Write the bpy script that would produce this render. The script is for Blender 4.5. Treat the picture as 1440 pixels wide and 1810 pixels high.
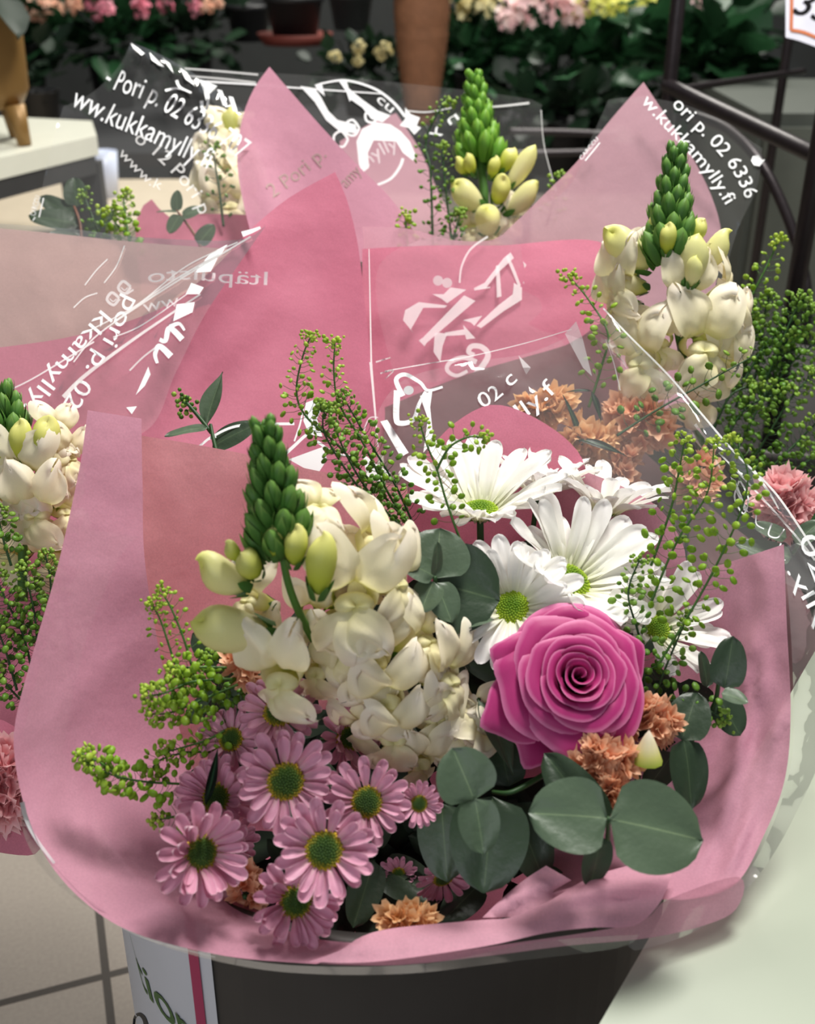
import bpy, bmesh, math, random
import numpy as np
from mathutils import Vector, Matrix, noise
from mathutils.geometry import delaunay_2d_cdt

# ------------------------------------------------------------------ camera, world, lights
for o in list(bpy.data.objects):
    bpy.data.objects.remove(o)
SC = bpy.context.scene
COL = SC.collection
random.seed(7)
FPX = 1940.0                       # focal length in pixels of a 1440 x 1810 frame
TH = math.radians(28)              # camera looks down by 28 degrees
CAM = Vector((0, 0, .88))
RT = Vector((1, 0, 0)); FW = Vector((0, math.cos(TH), -math.sin(TH))); UP = Vector((0, math.sin(TH), math.cos(TH)))
cd = bpy.data.cameras.new('camera'); cam = bpy.data.objects.new('camera', cd); COL.objects.link(cam)
cd.sensor_fit = 'VERTICAL'; cd.sensor_height = 24; cd.lens = FPX / 1810 * 24
cd.clip_start = .02; cd.clip_end = 60
cam.location = CAM; cam.rotation_euler = (math.radians(90) - TH, 0, 0)
cd.dof.use_dof = True; cd.dof.focus_distance = .66; cd.dof.aperture_fstop = cd.lens / 4.6
SC.camera = cam
SC.view_settings.view_transform = 'Standard'; SC.view_settings.look = 'None'
SC.view_settings.gamma = 1; SC.view_settings.use_curve_mapping = False
SC.view_settings.exposure = .05
SC.cycles.transparent_max_bounces = 40
SC.cycles.max_bounces = 10
W = bpy.data.worlds.new('world'); SC.world = W; W.use_nodes = True
bg = W.node_tree.nodes['Background']; bg.inputs[0].default_value = (.80, .88, 1, 1); bg.inputs[1].default_value = .15

def area(name, loc, target, size, power, color):
    l = bpy.data.lights.new(name, 'AREA'); l.shape = 'RECTANGLE'; l.size, l.size_y = size; l.energy = power; l.color = color
    o = bpy.data.objects.new(name, l); COL.objects.link(o); o.location = loc
    o.rotation_euler = (Vector(target) - Vector(loc)).to_track_quat('-Z', 'Y').to_euler()
    return o
area('skylight', (.40, 1.02, 2.25), (.05, .62, .5), (.6, .4), 52, (1, .97, .92))
area('front_fill', (-.5, -1.4, 1.3), (.0, .7, .5), (1.6, .9), 12, (.92, .96, 1))  # added fill lamp behind the camera, brightens the fronts
area('blossom_fill', (.3, 2.9, 2.1), (.15, 2.65, .9), (1.4, .3), 55, (1, .98, .9))  # added lamp above the back plants, brightens their blossoms

# ------------------------------------------------------------------ helpers
def P(px, py, d):
    return CAM + FW * d + RT * ((px - 720) / FPX * d) - UP * ((py - 905) / FPX * d)
def D(r, u, t):                    # a direction: right, up, towards the viewer
    return (RT * r + UP * u - FW * t).normalized()
def frame(loc, z, yh=None, s=1.0):
    z = Vector(z).normalized(); yh = Vector(yh) if yh is not None else UP
    x = yh.cross(z)
    if x.length < 1e-4: x = Vector((1, .1, .2)).cross(z)
    x.normalize(); y = z.cross(x)
    s = s if isinstance(s, (tuple, list)) else (s, s, s)
    M = Matrix(((x.x * s[0], y.x * s[1], z.x * s[2], loc[0]), (x.y * s[0], y.y * s[1], z.y * s[2], loc[1]),
                (x.z * s[0], y.z * s[1], z.z * s[2], loc[2]), (0, 0, 0, 1)))
    return M
MW = {}
def thing(name, label, cat, loc=(0, 0, 0), group=None):
    o = bpy.data.objects.new(name, None); COL.objects.link(o); o.empty_display_size = .02
    o.location = loc; MW[o.name] = Matrix.Translation(Vector(loc))
    o['label'] = label; o['category'] = cat
    if group: o['group'] = group
    return o
def tag(o, label, cat, group=None):
    o['label'] = label; o['category'] = cat
    if group: o['group'] = group
    return o
def meshdata(name, verts, faces, m, smooth=True, tint=None):
    me = bpy.data.meshes.new(name); me.from_pydata([tuple(v) for v in verts], [], faces)
    me.materials.append(m)
    if smooth: me.polygons.foreach_set('use_smooth', [True] * len(me.polygons))
    if tint is not None:
        a = me.attributes.new('tint', 'FLOAT', 'POINT'); a.data.foreach_set('value', tint)
    me.update(); return me
def place(name, me, M, parent=None):
    o = bpy.data.objects.new(name, me); COL.objects.link(o)
    if parent is not None:
        o.parent = parent; M = MW[parent.name].inverted() @ M
        MW[o.name] = MW[parent.name] @ M
    else:
        MW[o.name] = M.copy()
    o.matrix_basis = M
    return o
def wmesh(name, verts, faces, m, parent=None, smooth=True, tint=None):   # vertices given in world coordinates
    if parent is not None:
        inv = MW[parent.name].inverted(); vs = [inv @ Vector(v) for v in verts]; M = MW[parent.name]
    else:
        c = sum((Vector(v) for v in verts), Vector()) / len(verts); vs = [Vector(v) - c for v in verts]; M = Matrix.Translation(c)
    return place(name, meshdata(name, vs, faces, m, smooth, tint), M, parent)
class MB:                          # collects shapes of ONE mesh
    def __init__(s): s.v = []; s.f = []; s.t = []
    def add(s, vs, fs, ts=None):
        n = len(s.v); s.v += [Vector(v) for v in vs]; s.f += [tuple(i + n for i in f) for f in fs]
        s.t += list(ts) if ts is not None else [0.0] * len(vs); return s
    def grid(s, fn, nu, nv, wrap=False, M=None, tf=None):
        vs = []; ts = []
        for j in range(nv + 1):
            for i in range(nu if wrap else nu + 1):
                p = Vector(fn(i / nu, j / nv)); vs.append(M @ p if M else p); ts.append(tf(i / nu, j / nv) if tf else j / nv)
        w = nu if wrap else nu + 1; fs = []
        for j in range(nv):
            for i in range(nu):
                a = j * w + i; b = j * w + (i + 1) % w
                fs.append((a, b, b + w, a + w))
        return s.add(vs, fs, ts)
    def ball(s, c, r, nu=8, nv=5, M=None, t=0.0):
        r = r if isinstance(r, (tuple, list)) else (r, r, r); c = Vector(c)
        return s.grid(lambda u, v: c + Vector((r[0] * math.sin(math.pi * v) * math.cos(2 * math.pi * u), r[1] * math.sin(math.pi * v) * math.sin(2 * math.pi * u), -r[2] * math.cos(math.pi * v))), nu, nv, True, M, lambda u, v: t)
    def tube(s, pts, r0, r1=None, n=6, ts=0.0):
        pts = [Vector(p) for p in pts]; r1 = r0 if r1 is None else r1; k = len(pts); prev = None; vs = []; fs = []
        for i, p in enumerate(pts):
            tg = (pts[min(i + 1, k - 1)] - pts[max(i - 1, 0)]).normalized()
            if prev is None: a = tg.orthogonal().normalized()
            else:
                a = prev - tg * prev.dot(tg); a = a.normalized() if a.length > 1e-6 else tg.orthogonal().normalized()
            prev = a; b = tg.cross(a); r = r0 + (r1 - r0) * i / max(1, k - 1)
            for q in range(n):
                an = 2 * math.pi * q / n; vs.append(p + (a * math.cos(an) + b * math.sin(an)) * r)
        for i in range(k - 1):
            for q in range(n):
                fs.append((i * n + q, i * n + (q + 1) % n, (i + 1) * n + (q + 1) % n, (i + 1) * n + q))
        fs += [tuple(range(n))[::-1], tuple((k - 1) * n + q for q in range(n))]
        return s.add(vs, fs, [ts] * len(vs))
    def box(s, lo, hi, M=None):
        vs = [Vector((x, y, z)) for x in (lo[0], hi[0]) for y in (lo[1], hi[1]) for z in (lo[2], hi[2])]
        if M: vs = [M @ v for v in vs]
        return s.add(vs, [(0, 1, 3, 2), (4, 6, 7, 5), (0, 4, 5, 1), (2, 3, 7, 6), (0, 2, 6, 4), (1, 5, 7, 3)])
    def lathe(s, prof, n=32, M=None, ts=None):
        return s.grid(lambda u, v: (prof[round(v * (len(prof) - 1))][0] * math.cos(2 * math.pi * u), prof[round(v * (len(prof) - 1))][0] * math.sin(2 * math.pi * u), prof[round(v * (len(prof) - 1))][1]), n, len(prof) - 1, True, M)
    def data(s, name, m, smooth=True): return meshdata(name, s.v, s.f, m, smooth, s.t)
    def world(s, name, m, parent=None, smooth=True): return wmesh(name, s.v, s.f, m, parent, smooth, s.t)
def catmull(pts, n=8):             # smooth polyline through points of any dimension
    pts = [np.array(p, float) for p in pts]; out = []
    for i in range(len(pts) - 1):
        a = pts[max(i - 1, 0)]; b = pts[i]; c = pts[i + 1]; d = pts[min(i + 2, len(pts) - 1)]
        for k in range(n):
            t = k / n
            out.append(.5 * (2 * b + (c - a) * t + (2 * a - 5 * b + 4 * c - d) * t * t + (3 * b - a - 3 * c + d) * t ** 3))
    out.append(pts[-1]); return out

# ------------------------------------------------------------------ materials
def nt(name):
    m = bpy.data.materials.new(name); m.use_nodes = True; t = m.node_tree; t.nodes.clear()
    return m, t, t.nodes.new('ShaderNodeOutputMaterial')
def node(t, kind, **kw):
    n = t.nodes.new('ShaderNode' + kind)
    for k, v in kw.items():
        if k in n.inputs: n.inputs[k].default_value = v
        else: setattr(n, k, v)
    return n
def ramp(t, stops):
    r = t.nodes.new('ShaderNodeValToRGB'); e = r.color_ramp.elements
    while len(e) < len(stops): e.new(.5)
    for q, (p, c) in zip(e, stops): q.position = p; q.color = (*c, 1)
    return r
def srgb(r, g, b):
    return tuple(((c / 255) / 12.92 if c < 10.3 else ((c / 255 + .055) / 1.055) ** 2.4) for c in (r, g, b))
def organic(name, stops, transl=.3, rough=.55, nscale=60, namt=.12, bump=0.0, bscale=200, spec=.3, attr=True):
    m, t, out = nt(name)
    r = ramp(t, stops)
    if attr:
        a = node(t, 'Attribute', attribute_name='tint'); t.links.new(a.outputs['Fac'], r.inputs[0])
    tc = node(t, 'TexCoord'); nz = node(t, 'TexNoise', Scale=nscale, Detail=3.0); t.links.new(tc.outputs['Object'], nz.inputs['Vector'])
    mr = node(t, 'MapRange'); mr.inputs[3].default_value = 1 - namt; mr.inputs[4].default_value = 1 + namt
    t.links.new(nz.outputs['Fac'], mr.inputs[0])
    mul = node(t, 'VectorMath', operation='MULTIPLY'); t.links.new(r.outputs[0], mul.inputs[0]); t.links.new(mr.outputs[0], mul.inputs[1])
    b = node(t, 'BsdfPrincipled', Roughness=rough); b.inputs['Specular IOR Level'].default_value = spec
    t.links.new(mul.outputs[0], b.inputs['Base Color'])
    last = b
    if bump:
        n2 = node(t, 'TexNoise', Scale=bscale, Detail=2.0); t.links.new(tc.outputs['Object'], n2.inputs['Vector'])
        bp = node(t, 'Bump', Strength=bump, Distance=.002); t.links.new(n2.outputs['Fac'], bp.inputs['Height']); t.links.new(bp.outputs[0], b.inputs['Normal'])
    if transl:
        tr = node(t, 'BsdfTranslucent'); t.links.new(mul.outputs[0], tr.inputs[0])
        mx = node(t, 'MixShader', Fac=transl); t.links.new(b.outputs[0], mx.inputs[1]); t.links.new(tr.outputs[0], mx.inputs[2]); last = mx
    t.links.new(last.outputs[0], out.inputs[0]); return m
def plain(name, c, rough=.5, metal=0.0, namt=.1, nscale=30, spec=.4, emit=0.0, bump=0.0):
    m = organic(name, [(0, c), (1, c)], 0, rough, nscale, namt, bump, 150, spec, attr=False)
    b = [n for n in m.node_tree.nodes if n.type == 'BSDF_PRINCIPLED'][0]; b.inputs['Metallic'].default_value = metal
    if emit:
        b.inputs['Emission Color'].default_value = (*c, 1); b.inputs['Emission Strength'].default_value = emit
    return m
def paper(name, c, transl=.45, clear=.1, c2=None):
    m, t, out = nt(name); tc = node(t, 'TexCoord')
    n1 = node(t, 'TexNoise', Scale=9.0, Detail=4.0); n2 = node(t, 'TexNoise', Scale=900.0, Detail=2.0)
    for n in (n1, n2): t.links.new(tc.outputs['Object'], n.inputs['Vector'])
    c2 = c2 or tuple(x * .93 for x in c)
    r = ramp(t, [(.35, c2), (.65, c)]); t.links.new(n1.outputs['Fac'], r.inputs[0])
    mr = node(t, 'MapRange'); mr.inputs[3].default_value = .86; mr.inputs[4].default_value = 1.12; t.links.new(n2.outputs['Fac'], mr.inputs[0])
    mul = node(t, 'VectorMath', operation='MULTIPLY'); t.links.new(r.outputs[0], mul.inputs[0]); t.links.new(mr.outputs[0], mul.inputs[1])
    n3 = node(t, 'TexNoise', Scale=45.0, Detail=5.0); t.links.new(tc.outputs['Object'], n3.inputs['Vector'])
    bp = node(t, 'Bump', Strength=.30, Distance=.004); t.links.new(n3.outputs['Fac'], bp.inputs['Height'])
    d = node(t, 'BsdfPrincipled', Roughness=.65); d.inputs['Specular IOR Level'].default_value = .25
    tr = node(t, 'BsdfTranslucent')
    for s in (d.inputs['Base Color'], tr.inputs[0]): t.links.new(mul.outputs[0], s)
    t.links.new(bp.outputs[0], d.inputs['Normal'])
    mx = node(t, 'MixShader', Fac=transl); t.links.new(d.outputs[0], mx.inputs[1]); t.links.new(tr.outputs[0], mx.inputs[2])
    tp = node(t, 'BsdfTransparent'); tp.inputs[0].default_value = (1, .93, .95, 1)
    m2 = node(t, 'MixShader', Fac=clear); t.links.new(mx.outputs[0], m2.inputs[1]); t.links.new(tp.outputs[0], m2.inputs[2])
    t.links.new(m2.outputs[0], out.inputs[0]); return m
def film(name, haze=.05, tint=(1, 1, 1), hc=(.9, .9, .88)):
    m, t, out = nt(name)
    tp = node(t, 'BsdfTransparent'); tp.inputs[0].default_value = (*tint, 1)
    df = node(t, 'BsdfDiffuse'); df.inputs[0].default_value = (*hc, 1)
    gl = node(t, 'BsdfGlossy', Roughness=.07); gl.inputs[0].default_value = (1, 1, 1, 1)
    fr = node(t, 'Fresnel', IOR=1.42)
    m1 = node(t, 'MixShader', Fac=haze); t.links.new(tp.outputs[0], m1.inputs[1]); t.links.new(df.outputs[0], m1.inputs[2])
    sc = node(t, 'Math', operation='MULTIPLY'); sc.inputs[1].default_value = .40; t.links.new(fr.outputs[0], sc.inputs[0])
    m2 = node(t, 'MixShader'); t.links.new(sc.outputs[0], m2.inputs[0]); t.links.new(m1.outputs[0], m2.inputs[1]); t.links.new(gl.outputs[0], m2.inputs[2])
    t.links.new(m2.outputs[0], out.inputs[0]); return m
M_ = {}
M_['paper'] = paper('pink_tissue_paper', srgb(220, 158, 180), .40, .04)
M_['paper_thin'] = paper('pink_tissue_single_layer', srgb(226, 172, 188), .45, .26)
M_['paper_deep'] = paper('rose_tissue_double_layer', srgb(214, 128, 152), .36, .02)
M_['paper_salmon_bright'] = paper('brightened_salmon_tissue', srgb(236, 168, 176), .5, .03)  # brightened in colour to offset the shade on the back panel
M_['paper_bright'] = paper('brightened_pink_tissue_edge', srgb(240, 178, 198), .42, .03)  # lighter colour makes up for the dark the lamps leave on the cuff
M_['film'] = film('clear_cellophane', .035)
M_['film_haze'] = film('clouded_cellophane', .07)
M_['glare'] = film('fold_glare', .62, (1, 1, 1), (.96, .96, .94))  # white haze painted as glare along the film folds
M_['ink'] = plain('white_print', (.86, .87, .87), .6, namt=.03)
M_['ink_soft'] = film('thin_white_print', .48, (1, 1, 1), (.95, .92, .92))
M_['ink_faint'] = film('worn_white_print', .6, (1, 1, 1), (.9, .89, .87))
M_['ink_grey'] = plain('print_seen_through_tissue', srgb(168, 140, 136), .8, namt=.05)
M_['daisy'] = organic('white_daisy_petal', [(0, srgb(226, 226, 190)), (.25, srgb(246, 244, 236)), (1, srgb(250, 247, 246))], .3, .5, 40, .03)
M_['disc_green'] = organic('green_disc_floret', [(0, srgb(92, 128, 16)), (1, srgb(168, 190, 44))], 0, .6, 300, .2)
M_['disc_yellow'] = organic('green_and_yellow_disc', [(0, srgb(44, 72, 20)), (.35, srgb(66, 92, 24)), (.7, srgb(150, 136, 34)), (1, srgb(206, 172, 48))], 0, .6, 300, .25)
M_['mum'] = organic('lilac_pink_petal', [(0, srgb(206, 170, 170)), (.3, srgb(220, 160, 184)), (.8, srgb(222, 162, 186)), (1, srgb(248, 212, 224))], .25, .45, 60, .07)
M_['rose'] = organic('magenta_rose_petal', [(0, srgb(92, 10, 52)), (.45, srgb(160, 36, 98)), (.9, srgb(186, 56, 122)), (1, srgb(220, 128, 172))], .2, .5, 70, .06)
M_['snap'] = organic('cream_snapdragon_petal', [(0, srgb(168, 190, 70)), (.25, srgb(224, 224, 132)), (.5, srgb(244, 236, 190)), (1, srgb(251, 242, 226))], .3, .5, 50, .04)
M_['snap_young'] = organic('pale_yellow_young_flower', [(0, srgb(196, 206, 120)), (.35, srgb(238, 232, 178)), (.8, srgb(236, 234, 160)), (1, srgb(226, 228, 120))], .28, .4, 60, .05)
M_['snap_yellow'] = organic('yellow_green_bud', [(0, srgb(120, 150, 40)), (.4, srgb(196, 206, 70)), (1, srgb(238, 232, 150))], .25, .45, 60, .06)
M_['bud'] = organic('dark_green_bud', [(0, srgb(40, 78, 30)), (.6, srgb(76, 122, 50)), (1, srgb(136, 172, 84))], .1, .5, 80, .15)
M_['bud_light'] = organic('fresh_green_bud', [(0, srgb(58, 104, 26)), (.6, srgb(96, 150, 46)), (1, srgb(150, 190, 74))], .15, .5, 80, .15)
M_['stem'] = plain('green_stem', srgb(70, 112, 44), .5, namt=.2)
M_['stem_dark'] = plain('dark_green_stem', srgb(40, 74, 34), .5, namt=.2)
M_['stem_red'] = plain('reddish_stem', srgb(118, 74, 56), .5, namt=.2)
M_['pod'] = organic('seed_pod_green', [(0, srgb(62, 104, 24)), (.5, srgb(136, 176, 44)), (1, srgb(200, 218, 90))], .3, .4, 90, .2)
M_['pod_dark'] = organic('deep_green_pod', [(0, srgb(50, 84, 30)), (.5, srgb(94, 138, 46)), (1, srgb(164, 194, 82))], .25, .4, 90, .2)
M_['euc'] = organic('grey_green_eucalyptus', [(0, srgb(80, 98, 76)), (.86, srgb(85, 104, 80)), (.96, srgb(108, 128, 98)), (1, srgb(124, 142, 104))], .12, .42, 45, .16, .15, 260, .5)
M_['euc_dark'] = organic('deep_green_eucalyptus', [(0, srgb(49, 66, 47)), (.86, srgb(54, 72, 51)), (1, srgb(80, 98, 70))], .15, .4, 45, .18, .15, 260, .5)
M_['euc_shade'] = organic('gap_shade_leaf', [(0, srgb(36, 48, 36)), (1, srgb(44, 60, 42))], .08, .5, 45, .2)  # near-black green that puts the shade of the gaps into the leaf colour
M_['statice'] = organic('peach_statice', [(0, srgb(198, 120, 90)), (.5, srgb(226, 156, 120)), (1, srgb(242, 198, 164))], .3, .7, 90, .18)
M_['statice_tan'] = organic('golden_statice', [(0, srgb(196, 134, 82)), (.5, srgb(226, 170, 112)), (1, srgb(244, 204, 156))], .3, .7, 90, .18)
M_['carn'] = organic('salmon_carnation', [(0, srgb(216, 128, 136)), (.6, srgb(238, 170, 174)), (1, srgb(248, 206, 206))], .3, .6, 60, .08)
M_['foliage'] = organic('shop_foliage', [(0, srgb(12, 30, 17)), (1, srgb(46, 88, 54))], .2, .4, 20, .3)  # leaf greens here and below darkened to carry the shop's shade
M_['foliage_dim'] = organic('shaded_shop_foliage', [(0, srgb(12, 24, 16)), (1, srgb(34, 58, 38))], .15, .5, 20, .3)
M_['metal_dark'] = plain('black_wrought_iron', srgb(46, 40, 42), .38, .5, .3, 60, .5, 0, .1)
M_['pot_dark'] = plain('black_plastic_pot', srgb(34, 34, 36), .45)
M_['bucket'] = plain('charcoal_bucket', srgb(66, 63, 61), .55, 0, .18, 18)
# ------------------------------------------------------------------ sheets of paper and film, print on them
class TPS:                         # smooth 1/depth over the sheet from its control points
    def __init__(s, pts, lam=2e-3):
        a = np.array([p[:3] for p in pts], float); s.xy = a[:, :2] / 1000; w = 1 / a[:, 2]; n = len(a)
        K = s.k(s.xy, s.xy) + np.eye(n) * lam; Q = np.c_[np.ones(n), s.xy]
        A = np.block([[K, Q], [Q.T, np.zeros((3, 3))]]); s.c = np.linalg.solve(A, np.r_[w, 0, 0, 0])
    @staticmethod
    def k(a, b):
        r2 = ((a[:, None] - b[None]) ** 2).sum(-1); return .5 * r2 * np.log(r2 + 1e-12)
    def __call__(s, x, y):
        q = np.array([[x, y]]) / 1000; return 1 / float((s.k(q, s.xy) @ s.c[:-3] + s.c[-3] + q[0] @ s.c[-2:])[0])
def sheet(name, mat, outline, inner=(), step=24, wr=.0012, ws=26, folds=(), parent=None, seed=0, border=None):
    """outline: (px, py, depth[, 1 = sharp corner]); inner: more depth points; folds: (x0,y0,x1,y1,width_px,height_m)"""
    base = TPS(list(outline) + list(inner))
    so = Vector((seed * 3.7, seed * 1.9, seed * .7))
    if 'film' in name: wr = wr * .22
    def dep(x, y):
        d = base(x, y)
        q = P(x, y, d)
        d += wr * noise.fractal(q * ws + so, 1, 2, 3)
        for (x0, y0, x1, y1, wd, h) in folds:
            L = math.hypot(x1 - x0, y1 - y0); ux, uy = (x1 - x0) / L, (y1 - y0) / L
            al = (x - x0) * ux + (y - y0) * uy; ac = -(x - x0) * uy + (y - y0) * ux + 5 * math.sin(al / 37 + x0)
            e = max(0, -al, al - L)
            d -= h * math.exp(-(ac / wd) ** 2 - (e / 45) ** 2)
        return d
    n = len(outline); poly = []
    for i in range(n):
        p0, p1, p2, p3 = (outline[(i + k) % n] for k in (-1, 0, 1, 2))
        a, b, c, d = (np.array(p[:2], float) for p in (p0, p1, p2, p3))
        if len(p1) > 3: a = b
        if len(p2) > 3: d = c
        L = max(2, int(np.linalg.norm(c - b) / (step * .8)))
        for k in range(L):
            t = k / L
            poly.append(.5 * (2 * b + (c - a) * t + (2 * a - 5 * b + 4 * c - d) * t * t + (3 * b - a - 3 * c + d) * t ** 3))
    pa = np.array(poly); lo = pa.min(0); hi = pa.max(0); pts = [tuple(p) for p in poly]; m = len(pts)
    x0s, y0s = pa[:, 0], pa[:, 1]; x1s, y1s = np.roll(x0s, -1), np.roll(y0s, -1)
    rng = random.Random(seed)
    j = 0; y = lo[1]
    while y < hi[1]:
        x = lo[0] + (step / 2 if j % 2 else 0)
        while x < hi[0]:
            qx, qy = x + rng.uniform(-.12, .12) * step, y + rng.uniform(-.12, .12) * step
            cr = ((y0s > qy) != (y1s > qy)) & (qx < (x1s - x0s) * (qy - y0s) / (y1s - y0s + 1e-9) + x0s)
            if cr.sum() % 2:
                dx, dy = x1s - x0s, y1s - y0s; tt = np.clip(((qx - x0s) * dx + (qy - y0s) * dy) / (dx * dx + dy * dy + 1e-9), 0, 1)
                if np.min((x0s + tt * dx - qx) ** 2 + (y0s + tt * dy - qy) ** 2) > (step * .45) ** 2: pts.append((qx, qy))
            x += step
        y += step * .87; j += 1
    r = delaunay_2d_cdt([Vector(p) for p in pts], [], [list(range(m))], 1, 1e-4)
    vs = [P(v.x, v.y, dep(v.x, v.y)) for v in r[0]]
    o = wmesh(name, vs, [tuple(f) for f in r[2]], mat, parent)
    return o, dep
_fc = {}
def glyphs(s):
    if s in _fc: return _fc[s]
    cu = bpy.data.curves.new('tmp', 'FONT'); cu.body = s; cu.size = 1; cu.resolution_u = 3; cu.fill_mode = 'FRONT'
    o = bpy.data.objects.new('tmp', cu); COL.objects.link(o); bpy.context.view_layer.update()
    me = bpy.data.meshes.new_from_object(o.evaluated_get(bpy.context.evaluated_depsgraph_get()))
    v = [tuple(x.co) for x in me.vertices]; f = [tuple(p.vertices) for p in me.polygons]
    bpy.data.objects.remove(o); bpy.data.curves.remove(cu); bpy.data.meshes.remove(me)
    _fc[s] = (v, f); return v, f
def text(s, dep, base, h, mat, parent, flip=1, shear=0.0, lift=.0012, name='lettering', upv=None, heavy=0):
    """letters along a pixel baseline (list of points), cap height h px, on the sheet whose depth is dep"""
    v, f = glyphs(s); x0 = min(p[0] for p in v); x1 = max(p[0] for p in v)
    c = catmull(base, 12); L = np.r_[0, np.cumsum([np.linalg.norm(c[i + 1] - c[i]) for i in range(len(c) - 1)])]
    vs = []
    offs = [(0, 0)] if not heavy else [(0, 0), (heavy, 0)]
    fs = []
    for ox, oy in offs:
        k0 = len(vs)
        for p in v:
            q = (p[0] - x0) / (x1 - x0) * L[-1]; yy = p[1] / .70 * h
            i = min(len(c) - 2, max(0, int(np.searchsorted(L, q)) - 1)); tg = (c[i + 1] - c[i]); tg = tg / np.linalg.norm(tg)
            uv = np.array([tg[1], -tg[0]]) * flip if upv is None else np.array(upv)
            w = c[i] + tg * (q - L[i]) + uv * yy + tg * (shear * yy + ox)
            vs.append(P(w[0], w[1], dep(w[0], w[1]) - lift))
        fs += [tuple(i + k0 for i in q) for q in f]
    return wmesh(name, vs, fs, mat, parent, False)
def strokes(items, dep, mat, parent, lift=.0012, name='logo_lettering'):
    """items: ('s', pts, w0, w1) brush strokes, ('p', pts) filled polygons, ('c', x, y, rx, ry) filled ovals - pixel coordinates on the sheet"""
    vs = []; fs = []
    for it in items:
        k = len(vs)
        if it[0] == 's':
            c = catmull(it[1], 8); n = len(c)
            for i, p in enumerate(c):
                t = c[min(i + 1, n - 1)] - c[max(i - 1, 0)]; t = t / (np.linalg.norm(t) + 1e-9); w = (it[2] + (it[3] - it[2]) * i / (n - 1)) / 2
                for sg in (1, -1):
                    q = p + np.array([-t[1], t[0]]) * w * sg; vs.append(P(q[0], q[1], dep(*q) - lift))
            fs += [(k + 2 * i, k + 2 * i + 1, k + 2 * i + 3, k + 2 * i + 2) for i in range(n - 1)]
        elif it[0] == 'p':
            r = delaunay_2d_cdt([Vector(p) for p in it[1]], [], [list(range(len(it[1])))], 1, 1e-4)
            vs += [P(p.x, p.y, dep(p.x, p.y) - lift) for p in r[0]]; fs += [tuple(k + i for i in f) for f in r[2]]
        else:
            _, x, y, rx, ry = it
            vs += [P(x + rx * math.cos(a), y + ry * math.sin(a), dep(x, y) - lift) for a in (i * math.pi / 8 for i in range(16))]; fs.append(tuple(range(k, k + 16)))
    return wmesh(name, vs, fs, mat, parent, False)

# ------------------------------------------------------------------ flowers
def petal_mesh(name, mat, L=1, Wd=.3, lift=.3, droop=.3, cup=.15, groove=.0, seed=0, nu=6, nv=11, ruff=.0, base=.45, tip=.72, edge=0):
    b = MB()
    def fn(u, v):
        x = u * 2 - 1; v = 1 - (1 - v) ** 1.5
        w = Wd / 2 * (base + (1 - base) * math.sin(min(1, v * 1.45) * math.pi / 2)) * math.sqrt(max(0, 1 - (max(0, v - tip) / (1 - tip)) ** 2.1)) + Wd * .004
        z = L * (lift * v - droop * v * v) + cup * Wd * x * x + groove * Wd * math.cos(3 * math.pi * x) * (1 - v ** 3) + ruff * L * noise.noise(Vector((x * 2, v * 3, seed * 7.3)))
        y = w * x + .06 * L * v * v * noise.noise(Vector((seed * 3.1, v, .4)))
        return (L * v, y, z)
    b.grid(fn, nu, nv, tf=(lambda u, v: min(1, max(v * .8, abs(u * 2 - 1) ** 3 * (.3 + .7 * min(1, v * 3)), (v > .9) * v))) if edge else None); return b.data(name, mat)
def disc_mesh(name, mat, r=1, h=.35, n=150, bead=.1, seed=0):
    b = MB(); g = math.pi * (3 - math.sqrt(5))
    b.lathe([(0.001, h), (.4 * r, h * .93), (.75 * r, h * .6), (r, 0), (.9 * r, -h * .5)], 24)
    b.t = [.0] * len(b.v)
    for i in range(n):
        q = math.sqrt((i + .5) / n); a = i * g; z = h * (1 - q ** 2.2)
        b.ball((r * q * math.cos(a), r * q * math.sin(a), z), (bead * (.8 + .3 * q),) * 3, 5, 4, None, max(0, min(1, q ** 2.2 + random.Random(i).uniform(-.15, .1))))
    return b.data(name, mat)
DAISY_P = [petal_mesh('petal', M_['daisy'], 1, .32, .60, .32, .16, .04, k, ruff=.05, nu=8) for k in range(4)]
DAISY_Q = [petal_mesh('petal', M_['daisy'], 1, .34, 1.1, .40, .18, .04, k + 9, ruff=.05, nu=8) for k in range(3)]
DISC_G = disc_mesh('disc', M_['disc_green'])
DISC_Y = disc_mesh('disc', M_['disc_yellow'], 1, .3, 150, .10)
MUM_P = [petal_mesh('petal', M_['mum'], 1, .37, .50, .26, .30, 0, k + 30, ruff=.05, nu=8, base=.3, tip=.76, edge=1) for k in range(4)]
MUM_Q = [petal_mesh('petal', M_['mum'], 1, .40, 1.1, .30, .45, 0, k + 40, ruff=.06, nu=8, base=.3, tip=.76, edge=1) for k in range(3)]
STALK = MB().tube([(0, 0, 0), (0, 0, -.5), (.02, .03, -1)], .045, .05, 6).data('stem', M_['stem_dark'])
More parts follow.
